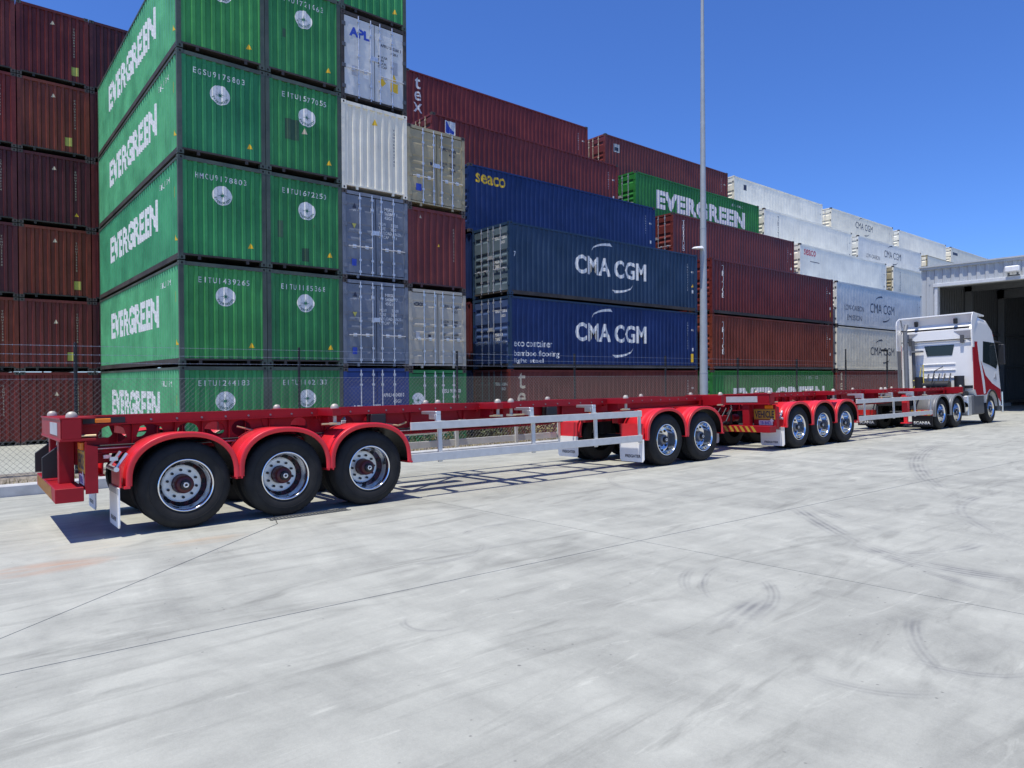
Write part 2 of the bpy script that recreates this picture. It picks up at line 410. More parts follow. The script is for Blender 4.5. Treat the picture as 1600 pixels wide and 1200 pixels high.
# where the diagonal meets the long joint
xm = (5.10+.25*.0601-5.82+.29*.8495)/(.8495+.0601); xm = (5.115-5.5737)/.9096
slabs += [[(xm+g_, jl(xm)+g_), (jv(jl(JX))-g_, jl(JX)+g_), (jv(ptop.y)-g_, ptop.y), (.29+(W3(7, KN).y-5.82)*2.79/2.37, W3(7, KN).y) if False else (3.12+g_, dl(3.12)-g_)],
          [(A[0], jl(A[0])+g_), (xm-g_, jl(xm)+g_), (3.12-g_, dl(3.12)+g_), (jv(ptop.y)-2*g_, ptop.y+g_), Dc]]
# the saw cut ends under the trailer: close the two pieces along a line from its end to the kerb joint
for p in slabs: ground_poly('concrete_slab', p, M['concrete'], yard, 0, .03)

# container depot floor, below the yard
dp = MB(); dp.quad((*kx(-60, KN+1.2), DEPOT_Z), (*kx(140, KN+1.2), DEPOT_Z), (*kx(140, 60), DEPOT_Z), (*kx(-60, 60), DEPOT_Z))
tag(dp.build('depot_pavement', M['concrete_far']), kind='structure')
# planting bed between kerb and fence, with its retaining edge
bd = MB(); rr = random.Random(3)
ss = [-40+.5*i for i in range(240)]
prof_n = [KN+.14, KN+.35, KN+.6, KN+.9, KN+1.22]
rows = []
for s in ss: rows.append([(*kx(s, n), z+rr.uniform(-.02, .02)) for n, z in zip(prof_n, (.0, .04, .08, .10, .08))]+[(*kx(s, KN+1.22), DEPOT_Z-.1)])
nn = len(rows[0]); vs = [p for r in rows for p in r]
bd.add(vs, [(i*nn+j, (i+1)*nn+j, (i+1)*nn+j+1, i*nn+j+1) for i in range(len(rows)-1) for j in range(nn-1)])
tag(bd.build('planting_bed', M['bed']), kind='structure')
kb = tag(thing('kerb', None, None), kind='structure')
for i in range(38):                                                  # kerb in cast lengths
    s0 = -12+i*1.6; b = MB()
    z0 = gz(KN)-.1
    vs = []
    for s in (s0+.006, s0+1.594):
        for n, z in ((KN, z0), (KN, .005), (KN+.025, .03), (KN+.15, .03), (KN+.15, z0)): vs.append((*kx(s, n), z))
    b.add(vs, [(j, j+1, j+6, j+5) for j in range(4)]+[(0, 4, 3, 2, 1), (5, 6, 7, 8, 9)])
    b.build('kerb_stone', M['kerb'], kb)

# ------------------------------------------------------------------ containers
CW, D0 = 2.40, .012
PAT = (0, .30, .42, .88, 1.0); PDV = (0, 0, 1, 1, 0)
def rib_grid(lo, hi, pitch):
    n = max(1, round((hi-lo)/pitch)); p = (hi-lo)/n; us = []; ds = []
    for i in range(n):
        for a, d in zip(PAT[:-1], PDV[:-1]): us.append(lo+(i+a)*p); ds.append(d)
    us.append(hi); ds.append(0); return us, ds
def interp(us, ds, u):
    if u <= us[0]: return ds[0]
    for a, b, da, db in zip(us, us[1:], ds, ds[1:]):
        if u <= b: return da+(db-da)*(u-a)/max(1e-9, b-a)
    return ds[-1]
class Shape:
    """one container size; its meshes are made once and shared"""
    cache = {}
    def __init__(self, L, W, H): self.L, self.W, self.H, self.me = L, W, H, {}
    @classmethod
    def get(cls, L, W, H):
        k = (round(L, 3), round(W, 3), round(H, 3))
        if k not in cls.cache: cls.cache[k] = cls(*k)
        return cls.cache[k]
    def span(self, face): return self.L if face[0] == 'S' else self.W
    def P(self, face, u, v, d):
        L, W = self.L, self.W
        return {'S0': (u, d, v), 'S1': (L-u, W-d, v), 'E0': (d, W-u, v), 'E1': (L-d, u, v)}[face]
    def ribs(self, face, style):
        sp = self.span(face)
        if face[0] == 'S':
            if style == 'reefer': return rib_grid(.16, sp-.16, .42), .010
            return rib_grid(.13, sp-.13, .278), .036
        if style == 'reefer': return ([.14, sp-.14], [0, 0]), .0
        return rib_grid(.15, sp-.15, .262), .044
    def mesh(self, key, fn):
        if key not in self.me:
            mb = MB(); fn(mb); me = bpy.data.meshes.new(key[0])
            me.from_pydata(mb.v, [], mb.f); me.update()
            for i in range(max(mb.mi)+1): me.materials.append(None)
            me.polygons.foreach_set('material_index', mb.mi); me.polygons.foreach_set('use_smooth', mb.sm)
            self.me[key] = me
        return self.me[key]
    def frame(self, mb):
        L, W, H = self.L, self.W, self.H
        for x0, x1 in ((0, .11), (L-.11, L)):
            for y0, y1 in ((0, .12), (W-.12, W)): mb.box(x0, x1, y0, y1, .1, H-.1)
            xa, xb = (0, .07) if x0 == 0 else (L-.07, L)
            mb.box(xa+.004, xb-.004, .121, W-.121, H-.12, H-.015)
        for y0, y1 in ((0, .06), (W-.06, W)): mb.box(.111, L-.111, y0, y1, H-.10, H-.03)
    def sill(self, mb):
        L, W, H = self.L, self.W, self.H
        for x0 in (0, 1):
            xa, xb = (0, .07) if x0 == 0 else (L-.07, L)
            mb.box(xa+.004, xb-.004, .121, W-.121, .125, .175)
            for y in (.5, W-.58): mb.box(xa+.01, xb-.01, y, y+.08, .03, .124)   # tunnel tabs
        mb.box(.08, L-.08, .062, W-.062, .128, .140)
        for y0, y1 in ((0, .06), (W-.06, W)): mb.box(.111, L-.111, y0+.006*(y0 == 0), y1-.006*(y1 == W), .035, .185)
    def roof(self, mb):
        L, W, H = self.L, self.W, self.H; us, ds = rib_grid(.12, L-.12, .21 if L < 20 else .3)
        vs = []
        for u, d in zip(us, ds): vs += [(u, .05, H-.025-.02*d), (u, W-.05, H-.025-.02*d)]
        mb.add(vs, [(2*i, 2*i+2, 2*i+3, 2*i+1) for i in range(len(us)-1)])
    def panel(self, mb, face, style):
        (us, ds), dep = self.ribs(face, style); v0, v1 = .17, self.H-.10
        vs = []
        for u, d in zip(us, ds): vs += [self.P(face, u, v0, D0+d*dep), self.P(face, u, v1, D0+d*dep)]
        mb.add(vs, [(2*i, 2*i+2, 2*i+3, 2*i+1) for i in range(len(us)-1)])
        sp = self.span(face)
        for a, b in ((.1, us[0]), (us[-1], sp-.1)):
            mb.quad(self.P(face, a, v0, D0), self.P(face, b, v0, D0), self.P(face, b, v1, D0), self.P(face, a, v1, D0))
    def castings(self, mb, x1, y1, z1):
        # one corner casting with dark apertures on its two outer faces
        L, W, H = self.L, self.W, self.H; p = .003
        xa, xb = (-p, .175) if not x1 else (L-.175, L+p)
        ya, yb = (-p, .16) if not y1 else (W-.16, W+p)
        za, zb = (0, .118) if not z1 else (H-.118, H)
        mb.box(xa, xb, ya, yb, za, zb); mb.cur = 1
        fx = xa-.001 if not x1 else xb+.001; fy = ya-.001 if not y1 else yb+.001; zc = (za+zb)/2; yc = (ya+yb)/2; xc = (xa+xb)/2
        el = lambda a, b: [(a*math.cos(2*PI*i/10), b*math.sin(2*PI*i/10)) for i in range(10)]
        mb.add([(fx, yc+a, zc+b) for a, b in el(.028, .036)], [tuple(range(10))])
        mb.add([(xc+a, fy, zc+b) for a, b in el(.042, .03)], [tuple(range(10))]); mb.cur = 0
    def door(self, mb, face, right, trough):
        W, H = self.W, self.H
        u0, u1 = (.125, W/2-.014) if not right else (W/2+.014, W-.125)
        v0, v1 = .20, H-.145; d = .02; P = lambda u, v, q: self.P(face, u, v, q)
        h = v1-v0
        vb = [(v0, 0), (v0+.09, 0)]
        if trough > 0:
            for f in (.13, .37, .485, .60, .86):
                c = v0+.05+f*(h-.1); w = .112
                vb += [(c-w, 0), (c-w+.06, 1), (c+w-.035, 1), (c+w, 0)]
        vb += [(v1-.09, 0), (v1, 0)]
        ui = (u0+.07, u1-.07)
        vs = []
        for v, q in vb: vs += [P(ui[0], v, d+q*trough), P(ui[1], v, d+q*trough)]
        mb.add(vs, [(2*i, 2*i+1, 2*i+3, 2*i+2) for i in range(len(vb)-1)])
        for a, b in ((u0, ui[0]), (ui[1], u1)):
            mb.quad(P(a, v0, d), P(b, v0, d), P(b, v1, d), P(a, v1, d))
            # trough end cheeks
        for i in range(len(vb)-1):
            (va, qa), (vb_, qb) = vb[i], vb[i+1]
            if qa or qb:
                for u in ui: mb.quad(P(u, va, d), P(u, va, d+qa*trough), P(u, vb_, d+qb*trough), P(u, vb_, d))
        e = .06
        for a, b in (((u0, v0), (u1, v0)), ((u1, v0), (u1, v1)), ((u1, v1), (u0, v1)), ((u0, v1), (u0, v0))):
            mb.quad(P(*a, d), P(*b, d), P(*b, d+e), P(*a, d+e))
    def backing(self, mb, face):
        W, H = self.W, self.H; P = lambda u, v: self.P(face, u, v, .078)
        mb.quad(P(.11, .17), P(W-.11, .17), P(W-.11, H-.10), P(.11, H-.10))
    def rod(self, mb, face, u):
        a = Vector(self.P(face, u, .13, -.005)); b = Vector(self.P(face, u, self.H-.06, -.005)); mb.tube(a, b, .019, 6)
        for v in (.24, .62, 1.5, self.H-.55, self.H-.22):
            p = [Vector(self.P(face, u+du, v+dv, dd)) for dd in (-.028, .018) for dv in (-.035, .035) for du in (-.04, .04)]
            mb.add(p, [(0, 1, 3, 2), (4, 6, 7, 5), (0, 4, 5, 1), (2, 3, 7, 6), (0, 2, 6, 4), (1, 5, 7, 3)])
    def handle(self, mb, face, u, sgn, v):
        mb.tube(self.P(face, u, v, -.03), self.P(face, u+sgn*.42, v-.01, -.03), .016, 6)
        p = [Vector(self.P(face, u+sgn*.2+du, v+dv, dd)) for dd in (-.02, .02) for dv in (-.06, .05) for du in (-.06, .06)]
        mb.add(p, [(0, 1, 3, 2), (4, 6, 7, 5), (0, 4, 5, 1), (2, 3, 7, 6), (0, 2, 6, 4), (1, 5, 7, 3)])
    def hinge(self, mb, face, right, k):
        W, H = self.W, self.H; u = .085 if not right else W-.085
        v = .42+k*(H-.85)/3
        p = [Vector(self.P(face, u+du, v+dv, dd)) for dd in (-.012, .03) for dv in (-.06, .06) for du in (-.055, .075 if not right else .055)]
        mb.add(p, [(0, 1, 3, 2), (4, 6, 7, 5), (0, 4, 5, 1), (2, 3, 7, 6), (0, 2, 6, 4), (1, 5, 7, 3)])

_dm = {}
def decal(root, sh, name, face, style, d2, mat, u, v, lift=.004, bend=True, key=None):
    """paint a 2D shape on a container face, following its ribs"""
    key = (sh.L, sh.W, sh.H, face, style, key, round(u, 3), round(v, 3), lift) if key else None
    if key and key in _dm: me = _dm[key]
    else:
        vs, fs = place2d(d2, u, v)
        bm = bmesh.new(); bv = [bm.verts.new((a, b, 0)) for a, b in vs]
        for f in fs:
            try: bm.faces.new([bv[i] for i in f])
            except ValueError: pass
        if bend:
            (us, ds), dep = sh.ribs(face, style)
            lo = min(a for a, b in vs); hi = max(a for a, b in vs)
            for x in us:
                if lo < x < hi and dep > 0:
                    bmesh.ops.bisect_plane(bm, geom=bm.verts[:]+bm.edges[:]+bm.faces[:], plane_co=(x, 0, 0), plane_no=(1, 0, 0))
            for w in bm.verts: w.co = sh.P(face, w.co.x, w.co.y, D0+dep*interp(us, ds, w.co.x)-lift)
        else:
            for w in bm.verts: w.co = sh.P(face, w.co.x, w.co.y, .02-lift)
        me = bpy.data.meshes.new(name); bm.to_mesh(me); bm.free(); me.materials.append(None)
        if key: _dm[key] = me
    return omat(link(name, me, root), mat)

COMPASS = {}
def compass(r):
    """white disc, star and ring lettering, as three layers"""
    if r not in COMPASS:
        star = []
        for k in range(8):
            R = r*(.52 if k % 2 == 0 else .30); a = k*PI/4+PI/2
            star.append([(R*math.cos(a), R*math.sin(a)), (r*.11*math.cos(a+PI/8*1.0), r*.11*math.sin(a+PI/8)), (0, 0), (r*.11*math.cos(a-PI/8), r*.11*math.sin(a-PI/8))])
        COMPASS[r] = (disc2d(0, 0, r), join2d(shapes2d(*star), arc_text('EVERGREEN', 0, 0, r*.76, r*.24, math.radians(205), math.radians(335))))
    return COMPASS[r]
def tri(w, h): return shapes2d([(0, 0), (w, 0), (w/2, h)])
def rect(w, h): return shapes2d([(0, 0), (w, 0), (w, h), (0, h)])
def spaced(s, pitch, h):
    out = []; x = 0; h *= .92
    for ch in s:
        if ch != ' ':
            d = text2d(ch, min(pitch*.66, h*.62) if ch not in '1I' else None, h, .004); w = max(a for a, b in d[0]); out.append(place2d(d, x-w/2, 0))
        x += pitch
    return join2d(*out)
def stacked(s, h, pitch, w=None, bold=.01):
    out = []; y = 0
    for ch in s:
        d = text2d(ch, w if ch != 'I' else None, h*(1.25 if ch == 't' else 1), bold); m = max(a for a, b in d[0]); out.append(place2d(d, -m/2, y)); y -= pitch
    return join2d(*out)
def serif_stacked(s, h, pitch):
    out = [stacked(s, h, pitch, h*.62, .0)]; y = 0
    for ch in s:
        for yy in (y, y+h-.05*h*2): out.append(place2d(rect(h*.42, h*.09), -h*.21, yy))
        y -= pitch
    return join2d(*out)

def container(label, X, Y, Z, col, L=12.19, W=CW, H=2.86, orient='long', e0='end', style='dry', trough=.034, frame=None, rods='galv', decals=(), group=None, castings=True, end_mat=None, rail=None, doormat=None, sides=None):
    sh = Shape.get(L, W, H)
    if orient == 'long': root = thing('shipping_container', label, 'shipping container', (X, Y, Z), (0, 0, 0), group)
    else: root = thing('shipping_container', label, 'shipping container', (X+W, Y, Z), (0, 0, PI/2), group)
    m = M[col]; fm = M[frame] if frame else m
    omat(link('frame', sh.mesh(('frame',), sh.frame), root), fm)
    omat(link('roof', sh.mesh(('roof',), sh.roof), root), m)
    omat(link('bottom_rail', sh.mesh(('bottom_rail',), sh.sill), root), M[rail] if rail else fm)
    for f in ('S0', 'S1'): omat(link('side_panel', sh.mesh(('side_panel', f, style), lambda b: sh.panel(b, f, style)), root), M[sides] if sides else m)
    omat(link('end_panel', sh.mesh(('end_panel', 'E1', style), lambda b: sh.panel(b, 'E1', style)), root), m)
    if e0 == 'end':
        omat(link('end_panel', sh.mesh(('end_panel', 'E0', style), lambda b: sh.panel(b, 'E0', style)), root), end_mat or m)
    else:
        omat(link('gasket', sh.mesh(('gasket',), lambda b: sh.backing(b, 'E0')), root), M['gasket'])
        fr = {'left': (.257, .44), 'right': (.58, .77)}
        for side, right in (('left', 0), ('right', 1)):
            dr = omat(link('door', sh.mesh(('door', right, trough), lambda b: sh.door(b, 'E0', right, trough)), root), M[doormat] if doormat else m)
            for q in fr[side]:
                omat(link('lock_rod', sh.mesh(('lock_rod', q), lambda b: sh.rod(b, 'E0', q*W)), dr), M[rods])
                sg = -1 if not right else 1
                omat(link('handle', sh.mesh(('handle', q), lambda b: sh.handle(b, 'E0', q*W, sg, 1.05)), dr), M[rods])
            for k in range(4): omat(link('hinge', sh.mesh(('hinge', right, k), lambda b: sh.hinge(b, 'E0', right, k)), dr), m if style == 'dry' else M['dark_grey'])
        if rods == 'galv':
            pb = sh.mesh(('latch_plate',), lambda b: b.add([Vector(sh.P('E0', W/2+du, H*.55+dv, dd)) for dd in (-.012, .016) for dv in (-.07, .07) for du in (-.12, .12)],
                         [(0, 1, 3, 2), (4, 6, 7, 5), (0, 4, 5, 1), (2, 3, 7, 6), (0, 2, 6, 4), (1, 5, 7, 3)]))
            omat(link('latch_plate', pb, root), M['galv'])
    if castings:
        for a in (0, 1):
            for b in (0, 1):
                for c in (0, 1):
                    if orient == 'long' and b == 1 and a == 1: continue
                    omat(link('corner_casting', sh.mesh(('corner_casting', a, b, c), lambda q: sh.castings(q, a, b, c)), root), M['cast'] if not frame else fm, M['black_hole'])
    for d in decals:
        kind, args = d[0], d[1:]
        if kind == 'compass':
            u, v, r = args; a, b = compass(r)
            bend = e0 == 'end'
            decal(root, sh, 'logo_disc', 'E0', style, a, M['lt_white'], u, v, .004, bend, ('cd', r))
            decal(root, sh, 'logo_star', 'E0', style, b, M['lt_green'], u, v, .007, bend, ('cs', r))
        elif kind == 't':       # face, text, u, v, w, h, material, bold
            face, s, u, v, w, h, mt = args[:7]; bold = args[7] if len(args) > 7 else .02
            flat = face == 'E0' and e0 != 'end'
            decal(root, sh, 'lettering', face, style, text2d(s, w, h, bold, 1.09 if s == 'EVERGREEN' else 1.0), M[mt], u, v, .004 if not flat else .006, not flat, ('t', s, w, h, bold))
        elif kind == 'num':     # spaced container number on the end
            face, s, u, v, pitch, h, mt = args
            decal(root, sh, 'lettering', face, style, spaced(s, pitch, h), M[mt], u, v, .004, True)
        elif kind == 'stack':
            face, s, u, v, h, pitch, mt, ser = args
            decal(root, sh, 'lettering', face, style, serif_stacked(s, h, pitch) if ser else stacked(s, h, pitch), M[mt], u, v, .004, True, ('st', s, h, pitch, ser))
        elif kind == 'tri':
            face, u, v, w, mt = args
            flat = face == 'E0' and e0 != 'end'
            decal(root, sh, 'warning_label', face, style, tri(w, w*1.05), M[mt], u, v, .004 if not flat else .006, not flat, ('tri', w))
        elif kind == 'rect':
            face, u, v, w, h, mt, nm = args
            flat = face == 'E0' and e0 != 'end'
            decal(root, sh, nm, face, style, rect(w, h), M[mt], u, v, .004 if not flat else .006, not flat, ('rc', w, h))
        elif kind == 'poly':
            face, pts, u, v, mt, nm = args
            flat = face == 'E0' and e0 != 'end'
            decal(root, sh, nm, face, style, shapes2d(*pts), M[mt], u, v, .008, not flat)
        elif kind == 'sw':
            face, u, v, w, h, flip, mt = args
            decal(root, sh, 'logo_stroke', face, style, swoosh(0, 0, w, h, flip), M[mt], u, v, .004, True, ('sw', w, h, flip))
    return root

GX = [5.01, 7.425, 9.84, 12.255]; GY = 20.2
codes1 = ['EITU1244183', 'EITU1439265', 'HMCU9178803', 'EGSU9175803', 'EGHU9160427']
codes2 = ['EITU1102133', 'EITU1185368', 'EITU1672250', 'EITU1577055', 'EITU1721063']
tier_w = ['at ground level', 'second from ground', 'third from ground', 'fourth from ground', 'cut by top edge']
GZ, GP = -.71, 2.893
jit = [.0, .03, -.03, -.06, .02]
for k in range(5):
    side = ('t', 'S1', 'EVERGREEN', 12.19-(30.0-20.2), 1.15, 7.35, .98, 'lt_white', .046)
    sn = ('t', 'S1', 'EITU 14392', 12.19-2.1, 2.28, 1.2, .16, 'lt_white', .01)
    dec = [('num', 'E0', codes1[k], .52+jit[k], 2.30, .132, .17, 'lt_white'), ('compass', 1.20+jit[k], 1.88-jit[4-k], .275), side, sn, ('tri', 'S1', 11.75, .55, .16, 'lt_yellow'), ('rect', 'S1', 11.7, 1.75, .1, .3, 'lt_yellow', 'warning_label')]
    if k: dec.append(('tri', 'E0', 1.88, .50, .15, 'lt_yellow'))
    container(f'green container, big white side lettering, corner stack, {tier_w[k]}', GX[0], GY, GZ+GP*k, ['green', 'green_g', 'green', 'green_e', 'green_g'][k], orient='turned', frame='grimy_green', rail='rusty', sides=['green_faded', 'green_faded', 'green_sunlit_b', 'green_faded', 'green_faded'][k], decals=dec, group='green containers stacked end on')  # side panels take the lighter green that has sunlight in its colour
    dec = [('num', 'E0', codes2[k], .50-jit[k], 2.30, .132, .17, 'lt_white'), ('compass', 1.22-jit[k], 1.88+jit[k], .275)]
    if k: dec.append(('tri', 'E0', 1.92, .50, .15, 'lt_yellow'))
    if k == 3: dec += [('tri', 'E0', 1.12, 1.30, .17, 'lt_cream'), ('rect', 'E0', .60, 1.05, .42, .62, 'patch', 'repair_patch')]
    if k == 2: dec += [('rect', 'E0', .35, .95, .16, .5, 'patch', 'repair_patch'), ('rect', 'E0', 1.1, .30, .22, .4, 'patch', 'repair_patch')]
    if k == 4: dec += [('rect', 'E0', .55, 1.2, .10, .26, 'patch', 'repair_patch')]
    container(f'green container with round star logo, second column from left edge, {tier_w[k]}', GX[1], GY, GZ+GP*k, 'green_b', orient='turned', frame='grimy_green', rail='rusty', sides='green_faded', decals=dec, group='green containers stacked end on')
# third column
C3, P3 = -.71, 2.85
H3 = 2.83
mk = lambda a, b: [('t', 'E0', a, 1.52, 2.34, .36, .11, 'lt_white', .02), ('t', 'E0', b, 1.52, 2.20, .48, .11, 'lt_white', .02), ('t', 'E0', '45G1', 1.52, 2.06, .28, .11, 'lt_white', .02),
                   ('t', 'E0', 'MGW      32500\nTARE      3880\nPAYLOAD  28620\nCU.CAP    76.4', 1.30, 1.42, .82, .52, 'lt_white', .01), ('rect', 'E0', 1.0, 2.2, .03, .16, 'lt_grey', 'marking'), ('rect', 'E0', 1.1, 2.2, .03, .16, 'lt_grey', 'marking'),
                   ('tri', 'E0', .36, 2.28, .15, 'lt_ink'), ('t', 'E0', 'UN', .38, 2.18, .1, .06, 'lt_white', .01), ('poly', 'E0', [[(0, .16), (.08, 0), (.16, .16)]], .34, 1.62, 'lt_lime', 'warning_label'), ('rect', 'E0', .33, .42, .16, .22, 'lt_blue', 'sticker')]
container('deep blue container with doors facing out, at ground level behind the fence', GX[2], GY, C3, 'blue', H=H3, orient='turned', e0='door', trough=.02,
          decals=[('t', 'E0', 'APL', .28, 1.42, .46, .2, 'lt_white', .05), ('t', 'E0', 'APHU 450408 0', 1.42, 1.86, .8, .13, 'lt_white', .02), ('t', 'E0', '45G1', 1.80, 1.66, .3, .11, 'lt_white', .02)])
container('grey blue container with doors and white markings, lower of two', GX[2], GY, C3+P3, 'steel', H=H3, orient='turned', e0='door', trough=.012, decals=mk('MRSU', '540868 7'), group='grey blue door end containers')
container('grey blue container with doors and white markings, upper of two', GX[2], GY, C3+2*P3, 'steel', H=H3, orient='turned', e0='door', trough=.012, decals=mk('MSKU', '560809 1'), group='grey blue door end containers')
container('off white container with plain ribbed end above the grey blue doors', GX[2], GY, C3+3*P3, 'white', H=H3, orient='turned', frame='white',
          decals=[('tri', 'E0', 1.10, 2.25, .19, 'lt_yellow'), ('stack', 'E0', 'TGHU6093745', 1.92, 2.2, .075, .115, 'lt_ink', 0)])
container('pale grey refrigerated container with blue lettering on its left door', GX[2], GY, C3+4*P3, 'reefer', H=H3, orient='turned', e0='door', trough=0, style='reefer', frame='rusty',
          decals=[('t', 'E0', 'APL', .30, 2.08, .72, .30, 'lt_blue', .05), ('t', 'E0', 'APRU 580268 3', 1.42, 2.05, .78, .10, 'lt_ink', .01), ('t', 'E0', '45R1', 1.80, 1.88, .26, .09, 'lt_ink', .01),
                  ('t', 'E0', 'MAX.GR\nTARE\nMAX.PL\nCU.CAP', 1.32, 1.35, .36, .40, 'lt_ink', .01), ('rect', 'E0', 1.80, 1.25, .26, .42, 'lt_grey', 'marking'), ('poly', 'E0', [[(0, .14), (.14, 0), (.28, .14), (.14, .28)]], 1.34, .74, 'lt_yellow', 'warning_label'),
                  ('tri', 'E0', 1.80, 1.02, .24, 'lt_yellow'), ('rect', 'E0', 1.79, .66, .28, .3, 'lt_yellow', 'warning_label'), ('rect', 'E0', .38, .84, .2, .32, 'lt_grey', 'sticker'), ('rect', 'E0', .78, .84, .2, .3, 'lt_white', 'sticker')])
container('green container end on top of the pale refrigerated one, cut by the top edge', GX[2], GY, C3+5*P3, 'green', H=H3, orient='turned', frame='grimy_green', rail='rusty', decals=[('tri', 'E0', 1.9, .45, .15, 'lt_yellow')])
# fourth column
P4 = 2.80; H4 = 2.775
container('green container with doors and round logo, at ground level behind the fence', GX[3], GY, C3, 'green_c', H=H4, orient='turned', e0='door', trough=.02,
          decals=[('compass', .36, 1.72, .26), ('t', 'E0', 'EISU 917600', 1.36, 1.95, .8, .14, 'lt_white', .02), ('t', 'E0', '45G1', 1.78, 1.76, .3, .12, 'lt_white', .02)])
container('beige container with doors and black lettering under a maroon end', GX[3], GY, C3+P4, 'beige', H=H4, orient='turned', e0='door', trough=.016, rods='alloy',
          decals=[('t', 'E0', '<CROX>', .22, 2.16, .46, .14, 'lt_ink', .03), ('t', 'E0', 'CRXU', 1.42, 2.18, .26, .10, 'lt_ink', .01), ('t', 'E0', '811665 1', 1.78, 2.16, .42, .10, 'lt_ink', .01), ('t', 'E0', '45G1', 1.80, 2.0, .24, .09, 'lt_ink', .01),
                  ('t', 'E0', 'M.G.W.\nTARE', 1.38, 1.52, .3, .2, 'lt_ink', .01), ('t', 'E0', '30480\n3800', 1.80, 1.5, .26, .22, 'lt_ink', .01), ('t', 'E0', 'NET\nCU.CAP', 1.38, 1.06, .32, .2, 'lt_ink', .01), ('t', 'E0', '26680\n76.4', 1.80, 1.05, .28, .22, 'lt_ink', .01),
                  ('rect', 'E0', .28, 1.06, .16, .22, 'lt_grey', 'sticker'), ('rect', 'E0', .80, 1.10, .1, .1, 'lt_ink', 'sticker')])
container('maroon container with plain ribbed end, between beige and tan doors', GX[3], GY, C3+2*P4, 'maroon_c', H=H4, orient='turned', rail='grimy_red',
          decals=[('tri', 'E0', .46, 2.42, .12, 'lt_cream'), ('stack', 'E0', 'CAXU9130426', 1.92, 2.15, .07, .11, 'lt_cream', 0), ('tri', 'E0', 1.2, 1.5, .1, 'lt_yellow')])
container('tan container with doors and bright lock rods, topmost of its column', GX[3], GY, C3+3*P4, 'tan', H=H4, orient='turned', e0='door', trough=.014,
          decals=[('t', 'E0', 'DFSU 679076', 1.40, 2.12, .62, .11, 'lt_ink', .02), ('t', 'E0', '45G1', 1.72, 1.96, .26, .10, 'lt_ink', .02), ('t', 'E0', 'MAX.GR\nTARE\nNET', 1.36, 1.40, .28, .32, 'lt_ink', .005), ('t', 'E0', '32500\n3860\n28640\n76.3', 1.74, 1.34, .26, .40, 'lt_ink', .005),
                  ('rect', 'E0', .34, .55, .22, .24, 'lt_blue', 'sticker'), ('rect', 'E0', .92, 1.52, .1, .1, 'lt_ink', 'sticker')])
# red stacks further back on the left
RX = [-.09, 2.345, 4.78]; RY = 32.55
rc = [['maroon', 'brown', 'plum', 'plum', 'maroon', 'maroon_c'], ['maroon', 'maroon_c', 'brown', 'plum', 'brown', 'maroon_b'], ['plum', 'plum', 'maroon', 'maroon_b', 'plum', 'plum']]
cw = ['leftmost', 'middle', 'right hand']; tw = ['lowest', 'second', 'third', 'fourth', 'fifth', 'topmost']
for c in range(3):
    for k in range(6):
        dec = [('stack', 'E0', random.choice(['TGHU8041265', 'CAIU9302174', 'BMOU6184203', 'TCNU7251930']), 1.90, 2.25, .07, .11, 'lt_cream', 0)] if c < 2 else []
        if c == 1:
            dec.append(('tri', 'E0', 1.1, 2.25 if k > 1 else 1.9, .15, 'lt_cream'))
            dec.append(('rect', 'E0', 1.55 if k in (4, 1) else 1.80, .42, .24, .34, 'lt_lime', 'sticker') if k != 3 else ('tri', 'E0', 1.85, .5, .14, 'lt_yellow'))
        container(f'{["dark red","brownish red","dark maroon"][c]} container, {tw[k]} from ground, {cw[c]} column of back left stack', RX[c], RY, -.73+2.875*k, rc[c][k], H=2.845, orient='turned', rail='rusty', decals=dec, group='red containers in the back left stack')

# rows on the right, long sides towards the yard
RZ, RP, RH = -.74, 2.87, 2.84
def cma(u, v, mt, w=4.62, h=.80, bold=.028): q = w/4.62; return [('t', 'S0', 'CMA CGM', u, v, w, h, mt, bold), ('sw', 'S0', u+.98*q, v+h+.22*q, 1.35*q, .46*q, False, mt), ('sw', 'S0', u+2.30*q, v-.68*q, 1.40*q, .46*q, True, mt)]
def sidecode(s, L, mt='lt_white'): return [('stack', 'S0', s, L-.75, 2.25, .08, .125, mt, 0), ('t', 'S0', '45G1', L-.46, 1.9, .2, .09, mt, .01), ('rect', 'S0', L-.42, .9, .12, .16, mt, 'marking')]
def rz(t): return RZ+RP*(t-1)
XB, LB = 16.9, 12.17
XC, LC = 30.2, 13.15
XD, LD = 43.85, 13.95
DT = dict(e0='door', trough=.04)
def dm(): return [('t', 'E0', 'TEXU 541208 6', 1.45, 2.2, .75, .12, 'lt_white', .02), ('t', 'E0', '45G1', 1.8, 2.02, .3, .11, 'lt_white', .02), ('t', 'E0', 'MAX GR\nTARE', 1.45, 1.1, .5, .3, 'lt_white', .02)]
container('dark maroon container with white vertical lettering at ground level, right of the gap', XB, 20.4, rz(1), 'maroon_b', LB, H=RH, frame='maroon_b', rods='dark_grey', doormat='plum', **DT,
          decals=[('stack', 'S0', 'tex', .60, 2.08, .50, .66, 'lt_cream', 0)]+sidecode('TEXU5412086', LB)+dm())
container('bright navy container with white crescent logo and flooring words', XB, 20.4, rz(2), 'royal', LB, H=RH, rods='galv', frame='slate_navy', rail='rusty', doormat='door_navy', **DT,
          decals=cma(3.60, 1.17, 'lt_white')+[('t', 'S0', 'eco container', .22, .86, 2.05, .26, 'lt_white', .01), ('t', 'S0', 'bamboo flooring', .22, .42, 2.42, .30, 'lt_white', .01), ('t', 'S0', 'light steel', .22, -.02+.2, 1.55, .22, 'lt_white', .01)]
          + sidecode('CMAU6718240', LB)+[('rect', 'S0', LB-.5, .35, .2, .42, 'lt_yellow', 'warning_label')]+dm())
